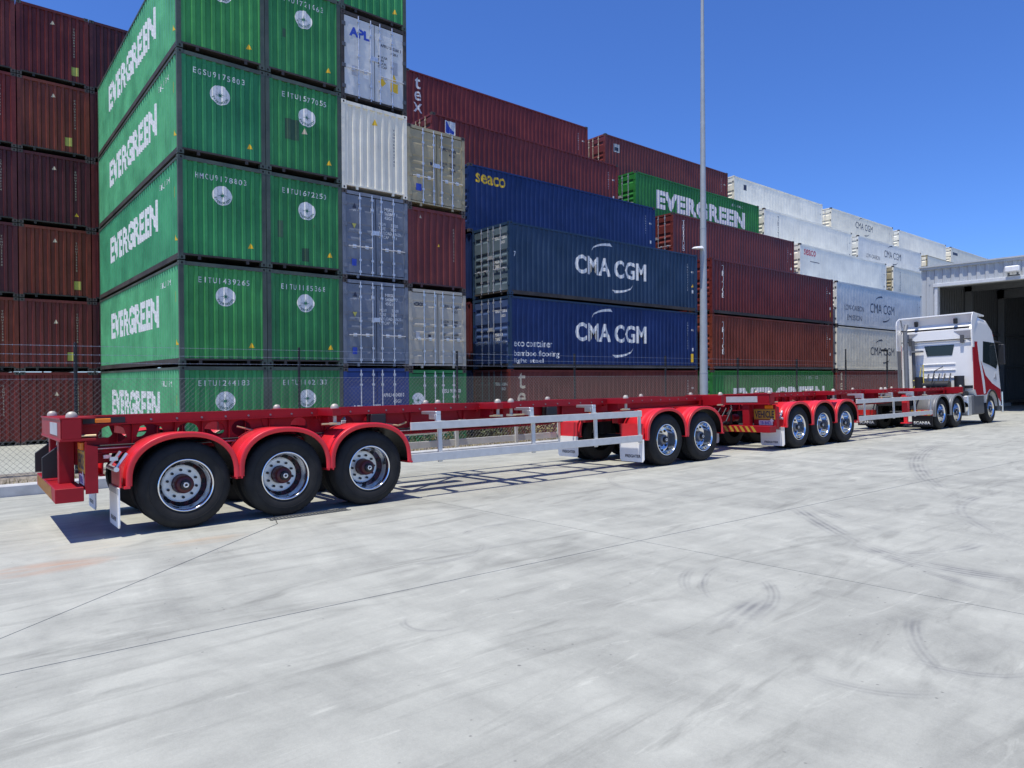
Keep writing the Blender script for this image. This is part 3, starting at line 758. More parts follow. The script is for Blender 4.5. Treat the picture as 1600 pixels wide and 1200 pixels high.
container('slate navy container with white crescent logo, on top of the bright navy one', XB, 20.4, rz(3), 'slate_navy', LB, H=RH, rods='galv', frame='slate_navy', rail='rusty', doormat='door_slate', **DT,
          decals=cma(3.60, 1.17, 'lt_white')+sidecode('CMAU5039128', LB)+[('t', 'S0', '7', .25, 1.5, .1, .2, 'lt_white', .02), ('tri', 'S0', LB-.45, 1.2, .16, 'lt_yellow')]+dm())
container('green container with white lettering half hidden behind the trailers', XC, 20.3, rz(1), 'green_d', LC, H=RH, **DT,
          decals=[('t', 'S0', 'EVERGREEN', 1.9, .85, 10.2, 1.05, 'lt_white', .05), ('num', 'S0', 'EITU177', LC-3.4, 2.32, .22, .17, 'lt_white')])
container('brown red container with stacked white letters, lower of the pair behind the lamp pole', XC, 20.3, rz(2), 'brown', LC, H=RH, rail='rusty', frame='brown', rods='brown', **DT, decals=[('stack', 'S0', 'TRITON', 1.02, 2.22, .26, .285, 'lt_white', 1)]+sidecode('TCNU4180', LC), group='brown red containers behind the pole')
container('dark maroon container with stacked white letters, upper of the pair behind the lamp pole', XC, 20.3, rz(3), 'maroon_b', LC, H=RH, rail='rusty', frame='maroon_b', rods='brown', **DT, decals=[('stack', 'S0', 'TRITON', 1.02, 2.28, .26, .285, 'lt_white', 1), ('rect', 'S0', LC-.4, .45, .16, .3, 'lt_yellow', 'warning_label')]+sidecode('TRHU6027', LC), group='brown red containers behind the pole')
container('maroon container at ground level behind the truck tail', XD, 20.3, rz(1), 'maroon', LD, H=RH, **DT, decals=[('stack', 'S0', 'tex', .7, 2.2, .45, .6, 'lt_cream', 0)])
container('off white container with navy crescent logo, just behind the truck cab', XD, 20.3, rz(2), 'white', LD, H=RH, style='reefer', **DT, decals=cma(4.98, 1.04, 'lt_ink', 3.95, .55, .0))
container('pale blue grey container with low carbon wording and navy crescent logo', XD, 20.3, rz(3), 'pale', LD, H=RH, style='reefer', **DT,
          decals=cma(4.93, 1.08, 'lt_ink', 4.02, .64, .0)+[('t', 'S0', 'LOW-CARBON', 1.1, 1.06, 2.85, .34, 'lt_ink', -.004), ('t', 'S0', 'EMISSION', 1.48, .42, 2.15, .34, 'lt_ink', -.004)]+sidecode('CMAU8813', LD, 'lt_ink'))
# second row, fourth tier
container('deep blue container with yellow lettering above the navy pair', XB, 23.0, rz(4), 'royal', LB, H=RH, **DT, decals=[('t', 'S0', 'seaco', .36, 2.10, 1.62, .40, 'lt_yellow', .018)]+sidecode('SEGU4471', LB))
container('brown red container with stacked white letters and lit doors, above the pair behind the pole', 30.6, 23.0, rz(4), 'maroon_c', 13.0, H=RH, rods='galv', **DT, decals=[('stack', 'S0', 'TRITON', .95, 2.28, .26, .285, 'lt_white', 1)]+sidecode('TRHU2219', 13.0), group='brown red containers behind the pole')
container('white container with red lettering, right of the stacked brown red ones', 44.4, 23.0, rz(4), 'white_b', 13.8, H=RH, style='reefer', **DT, decals=[('t', 'S0', 'seaco', .55, 2.12, 1.65, .40, 'lt_red', .012), ('rect', 'S0', 1.4, 1.72, 1.3, .05, 'lt_ink', 'marking')]+sidecode('SEGU9320', 13.8, 'lt_ink'))
container('white container with yellowish door end, just left of the shed roof', 59.6, 23.0, rz(4), 'white', 13.0, H=RH, style='reefer', doormat='tan', **DT, decals=[('stack', 'S0', 'TRITON', 1.4, 2.2, .22, .27, 'lt_ink', 1)])
# third row, fifth tier
container('maroon container with small blue square emblem and lit door end', 16.8, 25.6, rz(5), 'maroon', 12.3, H=RH, rods='lt_cream', doormat='maroon_c', **DT,
          decals=[('rect', 'S0', .70, 2.05, .56, .58, 'lt_white', 'emblem_border'), ('poly', 'S0', [[(0, 0), (.48, 0), (.48, .12), (.25, .22), (.1, .5), (0, .5)]], .74, 2.09, 'lt_blue', 'emblem'), ('rect', 'S0', 11.7, .3, .25, .4, 'lt_yellow', 'warning_label')]+sidecode('FCIU9021', 12.3))
container('bright green container with huge white lettering crossed by the lamp pole', 30.6, 25.6, rz(5), 'green_d', 13.1, H=RH, **DT, decals=[('t', 'S0', 'EVERGREEN', 1.9, .98, 9.45, 1.12, 'lt_white', .055), ('num', 'S0', 'EISU962', 13.1-3.2, 2.34, .2, .16, 'lt_white')])
container('white container with stacked black letters behind the red lettered one', 44.4, 25.6, rz(5), 'white_b', 13.6, H=RH, style='reefer', **DT, decals=[('stack', 'S0', 'TRITON', 1.9, 2.2, .3, .38, 'lt_ink', 1)]+sidecode('TRIU8840', 13.6, 'lt_ink'))
container('pale container with navy crescent logo in the second layer from the top', 59.2, 25.6, rz(5), 'pale', 13.6, H=RH, style='reefer', **DT, decals=cma(5.2, 1.55, 'lt_ink', 3.65, .62, .0)+[('t', 'S0', 'LOW-CARBON', 1.5, 1.15, 2.8, .34, 'lt_ink', -.004)])
container('white container with rusty corner post peeking over the shed roof', 74.4, 25.6, rz(5), 'white', 13.0, H=RH, style='reefer', frame='tan', **DT)
# fourth row, sixth tier
container('maroon container with white vertical lettering, topmost beside the green stack', 17.0, 28.1, rz(6), 'maroon', 12.3, H=RH, **DT, decals=[('stack', 'S0', 'tex', .66, 2.02, .44, .56, 'lt_white', 0), ('rect', 'S0', 11.3, .25, .42, .34, 'lt_yellow', 'warning_label'), ('tri', 'S0', 11.4, .75, .2, 'lt_yellow')]+sidecode('TEXU7733', 12.3))
container('maroon container with lit door end and small white emblem, topmost left of the pole', 30.8, 28.1, rz(6), 'maroon_c', 13.0, H=RH, rods='lt_cream', **DT, decals=[('rect', 'S0', .8, 1.9, .5, .5, 'lt_grey', 'emblem_border'), ('poly', 'S0', [[(0, 0), (.34, 0), (.34, .22), (0, .22)]], .88, 1.98, 'lt_ink', 'emblem')]+sidecode('FCIU3417', 13.0))
container('white container topmost of the stack just right of the pole', 44.6, 28.1, rz(6), 'white_b', 13.5, H=RH, style='reefer', frame='white', **DT, decals=[('rect', 'S0', 1.3, 2.0, .4, .4, 'lt_ink', 'emblem')]+sidecode('TLLU1046', 13.5, 'lt_ink'))
container('white container with navy crescent logo and yellow stained corner, topmost against the sky', 59.7, 28.1, rz(6), 'white', 13.0, H=RH, style='reefer', **DT, decals=cma(4.75, 1.70, 'lt_ink', 3.65, .60, .0)+sidecode('CMAU2219', 13.0, 'lt_ink'))
container('plain white container second from the right end of the top layer', 74.2, 28.1, rz(6), 'white_b', 13.0, H=RH, style='reefer', **DT)
container('plain white container at the right end of the top layer, above the shed roof', 88.8, 28.1, rz(6), 'white', 13.0, H=RH, style='reefer', **DT, decals=[('rect', 'S0', .6, 2.0, 1.6, .3, 'lt_ink', 'lettering_block')])
# the hidden stacks that carry the rear rows
for Xr, Lr in ((17.0, 12.2), (30.8, 13.0), (44.6, 13.5), (59.7, 13.0)):
    for row, (yy, top) in enumerate(((23.0, 4), (25.6, 5), (28.1, 6))):
        for t in range(1, top):
            container('container hidden low behind the front row, carrying the stack above it', Xr, yy, rz(t), ('navy' if Xr < 20 else 'maroon') if (t+row) % 2 else 'plum', Lr, H=RH, castings=False, group='hidden carrying containers')
for Xr, yy, top in ((74.3, 25.6, 5), (74.2, 28.1, 6), (88.8, 28.1, 6)):
    for t in range(1, top):
        container('container hidden low behind the front row, carrying the stack above it', Xr, yy, rz(t), 'maroon', 13.0, H=RH, castings=False, group='hidden carrying containers')

# ------------------------------------------------------------------ vehicles: shared pieces
def vroot(name, label, cat, s0, group=None):
    p = W3(s0, 0, 0); return thing(name, label, cat, p, (-TILT, 0, TH), group)
TYRE = [(.292, .05), (.30, .028), (.34, .012), (.385, .004), (.43, .006), (.462, .018), (.488, .034), (.503, .05), (.512, .068),
        (.515, .085), (.515, .105), (.503, .108), (.503, .118), (.515, .121), (.515, .150), (.503, .153), (.503, .163), (.515, .166), (.515, .195), (.503, .198), (.503, .208), (.515, .211),
        (.512, .25), (.503, .262), (.488, .275), (.462, .288), (.40, .300), (.30, .29)]
def make_tyres(dual=True):
    mb = MB(); mb.lathe_y(TYRE, 56)
    if dual: mb.lathe_y([(r, y+.325) for r, y in TYRE], 40)
    # raised ring and tread shoulder lugs
    mb.lathe_y([(.405, .003), (.409, -.001), (.414, .004)], 56)
    for i in range(56):
        a = 2*PI*i/56; ca, sa = math.cos(a), math.sin(a); cb, sb = math.cos(a+.055), math.sin(a+.055)
        mb.quad((.499*ca, .044, .499*sa), (.499*cb, .044, .499*sb), (.514*cb, .066, .514*sb), (.514*ca, .066, .514*sa))
    return mb
def make_rim(deep=True):
    mb = MB()
    mb.lathe_y([(.300, .045), (.312, .028), (.312, .016), (.300, .010), (.290, .022), (.283, .05), (.277, .10), (.274, .185), (.268, .198), (.24, .228), (.212, .256)], 48)
    mb.cur = 1
    mb.lathe_y([(.212, .256), (.205, .246), (.118, .246), (.112, .256)], 48, smooth=False)
    mb.cur = 2
    for i in range(10):                                   # hand holes
        a = 2*PI*(i+.5)/10; c = Vector((math.cos(a), 0, math.sin(a))); t = Vector((-math.sin(a), 0, math.cos(a))); q = Vector((c.x*.7, -.72, c.z*.7)).normalized()
        e = t.cross(Vector((c.x*.60, -.80, c.z*.60))); base = c*.243+Vector((0, .2245, 0)); nrm = Vector((-c.x*.70, -.714, -c.z*.70))
        u = t; w = nrm.cross(u).normalized()
        mb.add([base+nrm*.004+u*.031*math.cos(2*PI*k/12)+w*.025*math.sin(2*PI*k/12) for k in range(12)], [tuple(range(12))])
    for i in range(10):                                   # wheel nuts
        a = 2*PI*i/10; mb.tube((.166*math.cos(a), .25, .166*math.sin(a)), (.166*math.cos(a), .218, .166*math.sin(a)), .0165, 6)
    return mb
def make_hub():
    mb = MB(); mb.lathe_y([(.112, .256), (.110, .14), (.100, .085), (.088, .075), (.075, .07), (0.02, .07), (0, .07)], 24); mb.cur = 1
    mb.lathe_y([(.062, .074), (.060, .035), (.05, .026), (.03, .024), (0, .024)], 20)
    mb.cur = 2; mb.lathe_y([(.032, .0245), (.030, .021), (.018, .021), (.016, .0245)], 16)
    return mb
_w = {}
def wheel(parent, s, n, z=.515, far_side=False, dual=True, rim2=None):
    for k, f in (('t', make_tyres), ('t1', lambda: make_tyres(False)), ('r', make_rim), ('h', make_hub)):
        if k not in _w:
            mb = f(); me = bpy.data.meshes.new({'t': 'wheel', 't1': 'wheel', 'r': 'rim', 'h': 'hub'}[k]); me.from_pydata(mb.v, [], mb.f); me.update()
            ms = {'t': ['rubber'], 't1': ['rubber'], 'r': ['chrome', 'alloy', 'black'], 'h': ['hub_red', 'black', 'alloy']}[k]
            for q in ms: me.materials.append(M[q])
            me.polygons.foreach_set('material_index', mb.mi); me.polygons.foreach_set('use_smooth', mb.sm); _w[k] = me
    t = link('wheel', _w['t' if dual else 't1'], parent); t.location = (s, n, z)
    a = random.uniform(0, 6.28)
    t.rotation_euler = (0, 0, PI if far_side else 0)
    r = link('rim', _w['r'], t); h = omat(link('hub', _w['h'], t), M['hub_red'] if parent.name == 'skeletal_trailer' else M['hub_grey'], M['black'], M['alloy']); r.rotation_euler = (0, a, 0)
    if not dual: r.location = (0, .0, 0)
    return t
def fender_mesh(rx0, rx1, z0, top, n0, n1, ends=(1, 1), lip=.05):
    """rolled half barrel mudguard swept along an arch; cross section runs across n"""
    mb = MB(); pts = []; N = 26
    for i in range(N+1):
        t = PI*i/N; c = math.cos(t); s = math.sin(t)
        x = -math.copysign(abs(c)**.92, c); rx = rx0 if x < 0 else rx1
        pts.append((x*rx, z0+(top-z0)*abs(s)**.82))
    pts = [(pts[0][0], z0-.035)]+pts+[(pts[-1][0], z0-.035)]
    sec = [(n1, 0), (n0+.26, 0), (n0+.245, .007), (n0+.225, .007), (n0+.21, 0), (n0+.12, 0), (n0+.105, .007), (n0+.085, .007), (n0+.07, 0), (n0+.035, 0), (n0+.03, .012), (n0+.004, .012), (n0, .004), (n0, -lip), (n0+.010, -lip), (n0+.012, -.010), (n1, -.012)]
    rows = []
    for i, (x, z) in enumerate(pts):
        a = pts[max(0, i-1)]; b = pts[min(len(pts)-1, i+1)]
        tx, tz = b[0]-a[0], b[1]-a[1]; l = math.hypot(tx, tz); nx, nz = -tz/l, tx/l
        rows.append([(x+nx*o, n, z+nz*o) for n, o in sec])
    m = len(sec); mb.s = True; al = [p for r in rows for p in r]
    for cur, js in ((0, list(range(m-3))+[m-1]), (1, [m-3, m-2])):
        mb.cur = cur
        mb.add(al, [(i*m+j, (i+1)*m+j, (i+1)*m+(j+1) % m, i*m+(j+1) % m) for i in range(len(rows)-1) for j in js])
    mb.s = False; mb.cur = 0
    for x in (pts[0][0], pts[-1][0]):
        mb.box(x-.03, x+.03, n0-.004, n1, z0-.06, z0-.036)
    return mb
def plate_hole(mb, x0, x1, z0, z1, y0, y1, cx, cz, rx, rz, seg=20):
    """plate with an oval hole"""
    def sq(a):
        c, s = math.cos(a), math.sin(a); k = 1/max(abs(c), abs(s)); return (c*k, s*k)
    inn = []; out = []
    for i in range(seg):
        a = 2*PI*i/seg+PI/seg*0; u, v = sq(a)
        inn.append((cx+rx*math.cos(a), cz+rz*math.sin(a)))
        out.append(((x1 if u > 0 else x0) if abs(abs(u)-1) < 1e-6 else cx+u*((x1-cx) if u > 0 else (cx-x0)), (z1 if v > 0 else z0) if abs(abs(v)-1) < 1e-6 else cz+v*((z1-cz) if v > 0 else (cz-z0))))
    vs = []
    for y in (y0, y1): vs += [(a, y, b) for a, b in inn]+[(a, y, b) for a, b in out]
    fs = []
    for i in range(seg):
        j = (i+1) % seg
        fs += [(i, j, seg+j, seg+i), (2*seg+i, 3*seg+i, 3*seg+j, 2*seg+j), (i, 2*seg+i, 2*seg+j, j)]
    mb.add(vs, fs)

ZT = 1.36          # top of the coaming
def make_trailer():
    r = vroot('skeletal_trailer', 'red skeletal container trailer in the foreground, rearmost of the road train', 'trailer', 0, 'red skeletal trailers')
    HOLES = [(-.66, .155, .105), (-.26, .155, .105), (.18, .125, .10), (.50, .125, .10), (.84, .125, .105), (1.63, .12, .11), (2.35, .10, .10), (2.72, .10, .10)]
    for n in (.68, 1.72):
        mb = MB()
        # web in front of and between the holes
        zt, zb = ZT-.03, .93
        edges = [-1.0]+[(a[0]+b[0])/2 for a, b in zip(HOLES, HOLES[1:])]+[3.0]
        for (c, rx, rz_), a, b in zip(HOLES, edges, edges[1:]):
            plate_hole(mb, a, b, zb, zt, n-.006, n+.006, c, 1.135, rx, rz_)
        top = [(3.0, .93), (6.2, .95), (8.2, 1.12), (10.8, 1.16)]
        mb.prism([(10.8, zt), (3.0, zt)]+top, 'y', n-.006, n+.006)
        mb.box(-1.02, 10.85, n-.075, n+.075, ZT-.03, ZT-.008)       # top flange
        mb.box(-1.02, 3.0, n-.075, n+.075, zb-.02, zb-.001)
        for (xa, za), (xb, zb2) in zip(top, top[1:]): mb.add([(x, y, z) for x, z in ((xa, za), (xb, zb2)) for z in (z-.02, z-.001) for y in (n-.075, n+.075)],
                [(0, 1, 3, 2), (4, 6, 7, 5), (0, 4, 5, 1), (2, 3, 7, 6), (0, 2, 6, 4), (1, 5, 7, 3)])
        for x in (-.46, .02, .34, .67, 1.2, 2.0, 3.4, 4.4, 5.6, 6.6, 7.4): mb.box(x-.005, x+.005, n-.06, n+.06, .95, ZT-.031)   # stiffeners
        mb.build('main_beam', M['red'], r, bevel=.003)
    # coaming rail along each outer edge of the beams
    for n, d in ((.53, 1), (1.87, -1)):
        MB().box(-1.0, 10.8, min(n, n+.02*d), max(n, n+.02*d), ZT-.10, ZT-.004).box(-1.0, 10.8, min(n-.022*d, n-.001*d), max(n-.022*d, n-.001*d), ZT-.105, ZT-.095).build('coaming_rail', M['red'], r)
    # cross bolsters carrying twistlocks
    for s in (-1.13, 1.91, 4.71, 4.98, 7.76, 10.78):
        mb = MB(); h = .10 if s not in (-1.13, 10.78) else .22
        if s == -1.13:
            mb.box(s-.11, s-.10, .04, 2.40, ZT-.24, ZT); mb.box(s-.12, s+.22, .02, 2.42, ZT-.02, ZT-.001); mb.box(s-.12, s+.22, .02, 2.42, ZT-.26, ZT-.235)
            mb.box(s+.08, s+.09, .04, 2.40, ZT-.234, ZT-.021)
            for n in (.03, 2.40): mb.box(s-.10, s+.08, n-.01, n, ZT-.234, ZT-.021)
        else:
            mb.box(s-.06, s+.06, .04, .60, ZT-h, ZT); mb.box(s-.06, s+.06, 1.80, 2.40, ZT-h, ZT); mb.box(s-.055, s+.055, .60, 1.80, ZT-h-.04, ZT-.035)
            for n in (.30, 2.06): mb.box(s-.006, s+.006, n, n+.28, ZT-.24, ZT-h)
        mb.build('bolster', M['red'], r, bevel=.003)
        for n, d in ((.10, 1), (2.34, -1)):
            t = MB(); t.lathe_y([(.001, 0)], 3) if False else None
            prof = [(.050, .0), (.050, .020), (.043, .042), (.026, .060), (.0, .066)]
            vs = []; S = 14; m = len(prof)
            for i in range(S):
                a = 2*PI*i/S
                for q, z in prof: vs.append((s+q*math.cos(a)*1.15, n+q*math.sin(a)*.9, ZT+z))
            t.s = True; t.add(vs, [(i*m+j, ((i+1) % S)*m+j, ((i+1) % S)*m+j+1, i*m+j+1) for i in range(S) for j in range(m-1)]); t.s = False
            t.tube((s, n, ZT-.20), (s, n, ZT+.0), .026, 8)
            t.box(s-.06, s+.06, n-.05, n+.05, ZT-.225, ZT-.19)
            tl = t.build('twistlock', M['bolt'], r)
            hb = MB(); hb.tube((s, n-.05*d, ZT-.205), (s+(.22 if s in (-1.13, 4.98) else -.22), n-.07*d, ZT-.205), .013, 6); hb.build('handle', M['brass'], tl)
    # diagonal bracing and cross members between beams
    for a, b in (((3.2, .75), (4.5, 1.65)), ((7.6, .75), (6.4, 1.65))):
        MB().tube((a[0], a[1], 1.22), (b[0], b[1], 1.22), .035, 6).build('brace', M['red'], r)
    for s in (-.46, .6, 1.8, 3.1, 6.0, 7.1, 8.6, 9.6): MB().box(s-.04, s+.04, .69, 1.71, 1.12, 1.24).build('cross_member', M['red'], r)
    # rear frame: posts, bumper, lamp panels
    for n0, n1 in ((.60, .78), (1.66, 1.84)):
        mb = MB(); mb.box(-1.21, -1.06, n0, n1, .60, ZT-.262); mb.box(-1.055, -.70, n0+.05, n1-.05, .80, ZT-.262); mb.build('rear_post', M['red'], r, bevel=.004)
    for n in (1.12, 2.22):
        pd = MB().prism([(-1.335, .63), (-1.16, .63), (-1.16, 1.02), (-1.335, .88)], 'y', n-.025, n+.025).build('rubber_pad', M['black'], r, bevel=.004)
        MB().path([(-1.18, n, 1.02), (-1.175, n-.02, 1.06), (-1.18, n, 1.09)], .012).build('pad_hook', M['bolt'], pd)
    mb = MB(); mb.box(-1.30, -1.035, .01, 2.43, .445, .60); bp = mb.build('bumper', M['red'], r, bevel=.006)
    st_ = MB()
    for i in range(13):
        n = .36+i*.15
        st_.add([(-1.3025, n, .455), (-1.3025, n+.075, .455), (-1.3025, n+.165, .59), (-1.3025, n+.09, .59)], [(0, 1, 2, 3)])
    st_.build('hazard_stripe', M['sign_gold'], bp)
    for n0, n1, word in ((.02, .60, 'VEHICLE'), (1.84, 2.42, 'LONG')):
        pn = MB().box(-1.02, -1.00, n0, n1, .56, 1.09).build('rear_panel', M['red'], r, bevel=.003)
        MB().box(-1.028, -1.021, n0+.015, n1-.015, .74, .99).build('sign', M['sign_gold'], pn)
        d = text2d(word, (n1-n0)-.08, .17, .03)
        t = MB(); t.add([(-1.0292, n1-.04-x, .78+y) for x, y in d[0]], d[1]); t.build('lettering', M['lt_ink'], pn)
        b = MB()
        for a in ((n0+.02, n1-.02, .978, .985), (n0+.02, n1-.02, .745, .752)): b.box(-1.0295, -1.0285, *a)
        b.build('sign_border', M['lt_ink'], pn)
        lm = MB().box(-1.06, -1.021, n0+.06 if n0 < 1 else n1-.26, n0+.26 if n0 < 1 else n1-.06, 1.00, 1.08).build('tail_lamp', M['amber'], pn, bevel=.006)
        if n0 < 1:
            MB().box(-1.027, -1.021, .10, .46, .61, .72).build('number_plate', M['lt_white'], pn)
            d = text2d('YB 8AET', .30, .075, .02)
            t = MB(); t.add([(-1.0285, .43-x, .627+y) for x, y in d[0]], d[1]); t.build('plate_lettering', M['lt_blue'], pn)
            MB().add([(-1.032, .07+a, .66+b) for a, b in ((0, .05), (.06, 0), (.11, .06), (.05, .11))], [(0, 1, 2, 3)]).build('sticker', M['lt_white'], pn)
    MB().prism([(-1.02, .52), (-.90, .52), (-.90, 1.03), (-1.02, 1.06)], 'y', .005, .019).build('side_plate', M['red'], r)
    nm = MB().box(-1.245, -1.2405, .35, 1.2, ZT-.20, ZT-.06).build('name_plate', M['lt_grey'], r)
    # side lamp near the tail
    lb = MB().box(-.98, -.55, .515, .53, ZT-.085, ZT-.02).build('lamp_bracket', M['black'], r)
    MB().box(-.86, -.70, .50, .516, ZT-.08, ZT-.03).build('side_lamp', M['amber'], lb, bevel=.006)
    for s in (2.78, 6.25):
        MB().box(s-.13, s+.13, .50, .66, 1.02, 1.26).build('valve_box', M['black'], r, bevel=.02)
    # axles, springs, air tanks
    for k in range(3):
        s = 1.19*k
        MB().tube((s, .12, .515), (s, 2.32, .515), .075, 10).build('axle', M['black'], r)
        for n in (.68, 1.72):
            mb = MB(); mb.box(s-.10, s+.10, n-.06, n+.06, .60, .90); mb.tube((s+.25, n, .52), (s+.25, n, .92), .10, 10); mb.build('suspension', M['black'], r)
        for far_ in (0, 1):
            wheel(r, s, 0 if not far_ else 2.44, .515, bool(far_))
    tk = MB(); tk.tube((3.3, 1.2, 1.0), (4.4, 1.2, 1.0), .15, 14); tk.build('air_tank', M['alloy'], r)
    # mudguards
    fm = {}
    for k in range(3):
        for far_ in (0, 1):
            n0 = -.03; mb = fender_mesh(.625 if k == 0 else .585, .625 if k == 2 else .585, .60, 1.135, n0, .63)
            if far_: mb.v = [(x, 2.44-y, z) for x, y, z in mb.v]; mb.f = [tuple(reversed(f)) for f in mb.f]
            o = mb.build('mudguard', [M['red_fender'], M['black']], r); o.location = (1.19*k, 0, 0)
    # mud flaps with their alloy hangers
    for far_ in (0, 1):
        n0, n1 = (.0, .62) if not far_ else (1.82, 2.44)
        mb = MB(); mb.prism([(n0, .14), (n0+.03, .10), (n1-.03, .10), (n1, .14), (n1, .55), (n0, .55)], 'x', -.71, -.695)
        fl = mb.build('mud_flap', M['flap'], r)
        MB().box(-.716, -.711, n0, n1, .48, .55).build('flap_band', M['lt_grey'], fl)
        d = text2d('FREIGHTER', .36, .05, .03)
        MB().add([(-.7125, n1-.10-x, .16+y) for x, y in d[0]], d[1]).build('flap_lettering', M['lt_ink'], fl)
        mb = MB(); mb.box(-.78, -.70, n0+.05, n0+.11, .86, .90); mb.box(-.78, -.70, n1-.11, n1-.05, .86, .90)
        mb.tube((-.72, n0+.02, .76), (-.72, n1-.02, .76), .028, 8); mb.tube((-.72, n0+.1, .76), (-.60, n0+.1, .93), .022, 6); mb.tube((-.72, n1-.1, .76), (-.60, n1-.1, .93), .022, 6)
        mb.build('flap_bracket', M['alloy'], r)
        MB().box(-.69, -.675, n0+.02, n1-.02, .55, .80).build('flap_shield', M['red_fender'], r)
    # alloy side guards
    for far_ in (0, 1):
        y = lambda a: a if not far_ else 2.44-a
        def ybox(mb, x0, x1, a, b, z0, z1): mb.box(x0, x1, min(y(a), y(b)), max(y(a), y(b)), z0, z1); return mb
        sg = ybox(MB(), 3.05, 8.12, .02, .05, 1.00, 1.115).build('side_guard', M['alu_rail'], r, bevel=.004)
        ybox(MB(), 3.05, 8.12, .02, .05, .525, .65).build('guard_rail', M['alu_rail'], sg, bevel=.004)
        for s in (3.57, 5.42, 6.9, 8.09):
            mb = MB(); ybox(mb, s-.035, s+.035, .051, .085, .50, 1.12); mb.build('guard_post', M['alu_rail'], sg, bevel=.003)
        for s in (3.57, 5.42, 6.9):
            mb = MB(); ybox(mb, s-.045, s+.045, .09, .52, 1.215, 1.265); ybox(mb, s-.045, s+.045, .09, .135, 1.08, 1.215)
            ybox(mb, s-.045, s-.03, .135, .30, 1.14, 1.215)
            mb.build('guard_arm', M['alloy'], sg, bevel=.006)
    for n, d in ((.60, -1), (1.80, 1)):
        MB().tube((-.9, n, 1.005), (8.0, n, 1.005), .013, 6).build('conduit', M['black'], r)
        MB().tube((-.9, n, .975), (6.0, n, .975), .009, 6).build('conduit', M['alloy'], r)
        for s in (-.46, 1.2, 2.0, 3.4, 4.4, 5.6):
            MB().prism([(s-.10, 1.24), (s+.10, 1.24), (s+.04, 1.06), (s-.04, 1.06)], 'y', n+.062-.004 if d < 0 else n-.062, n+.062 if d < 0 else n-.058).build('gusset', M['red'], r)
        bo = MB()
        for i in range(40):
            s = -.85+i*.29; y0 = .53 if d < 0 else 1.89
            bo.tube((s, y0, 1.30), (s, y0-.012*(1 if d < 0 else -1), 1.30), .013, 6)
        tag(bo.build('rail_bolts', M['hub_grey'], r), kind='stuff')
    for s in (3.95, 4.35, 5.95, 7.35):
        MB().box(s-.06, s+.06, .56, .66, .98, 1.10).build('clearance_lamp', M['amber'] if s > 5 else M['bolt'], r, bevel=.01)
    # hoses and small fittings on the beam
    hs = MB(); hs.path([(.76, .60, 1.16), (.95, .56, 1.10), (1.05, .62, 1.06), (1.3, .64, 1.12)], .012); hs.path([(2.9, .6, 1.1), (3.1, .5, 1.06), (3.3, .6, 1.1)], .014); hs.build('air_hose', M['brass'], r)
    return r
trailer = make_trailer()
tr2 = copy_tree(trailer); tr2['label'] = 'red skeletal container trailer coupled behind the white truck, front of the road train'
tr2.location = W3(13.85, 0, 0)
for wl_ in tr2.children:
    for h_ in wl_.children:
        if h_.name.startswith('hub'): omat(h_, M['hub_grey'], M['black'], M['alloy'])
leg = None
for n in (.42, 2.02):
    mb = MB(); mb.box(7.05, 7.21, n-.08, n+.08, .55, 1.16); mb.box(7.08, 7.18, n-.05, n+.05, .30, .549); mb.box(7.0, 7.26, n-.12, n+.12, .27, .30); mb.build('landing_leg', M['red_fender'], tr2, bevel=.004)

# ------------------------------------------------------------------ dolly between the trailers
def make_dolly():
    r = vroot('converter_dolly', 'red tandem dolly with white mud flaps joining the two trailers', 'dolly', 8.84)
    for n in (.75, 1.66): MB().box(-.7, 2.1, n-.07, n+.07, .86, 1.04).build('dolly_beam', M['red'], r, bevel=.004)
    mb = MB(); mb.prism([(2.1, .8), (2.1, 1.64), (4.0, 1.3), (4.0, 1.14)], 'z', .70, .84); mb.tube((4.0, 1.22, .77), (4.2, 1.22, .77), .09, 10); mb.build('drawbar', M['red'], r)
    mb = MB(); mb.tube((.6, 1.22, 1.04), (.6, 1.22, 1.10), .55, 24); mb.box(.0, 1.2, .85, 1.6, 1.10, 1.14); mb.build('turntable', M['black'], r)
    for k in range(2):
        s = 1.19*k
        MB().tube((s, .12, .515), (s, 2.32, .515), .08, 10).build('axle', M['black'], r)
        for n in (.72, 1.70): MB().box(s-.12, s+.12, n-.07, n+.07, .58, .858).build('suspension', M['black'], r)
        for far_ in (0, 1):
            wheel(r, s, 0 if not far_ else 2.44, .515, bool(far_))
            mb = fender_mesh(.625 if k == 0 else .585, .625 if k else .585, .60, 1.135, -.03, .63)
            if far_: mb.v = [(x, 2.44-y, z) for x, y, z in mb.v]; mb.f = [tuple(reversed(f)) for f in mb.f]
            o = mb.build('mudguard', [M['red_fender'], M['black']], r); o.location = (s, 0, 0)
    for far_ in (0, 1):
        n0, n1 = (.0, .62) if not far_ else (1.82, 2.44)
        mb = MB(); mb.prism([(n0, .17), (n0+.04, .12), (n1-.04, .12), (n1, .17), (n1, .56), (n0, .56)], 'x', -.72, -.705)
        fl = mb.build('mud_flap', M['flap'], r)
        d = text2d('FREIGHTER', .40, .06, .03)
        MB().add([(-.7225, n1-.14-x, .20+y) for x, y in d[0]], d[1]).build('flap_lettering', M['lt_ink'], fl)
        MB().box(-.70, -.685, n0+.02, n1-.02, .565, .86).build('flap_shield', M['red_fender'], r)
    hs = MB()
    for k in range(4):
        n = .9+.16*k; hs.path([(2.1, n, 1.0), (2.5, n, .75-.05*k), (2.9, n+.02, .62), (3.3, n, .72+.03*k), (3.55, n, 1.02)], .018, 8)
    hs.build('air_hose', M['black'], r)
    MB().box(2.15, 2.4, .8, 1.05, .86, 1.18).build('valve_box', M['black'], r, bevel=.02)
    return r
make_dolly()

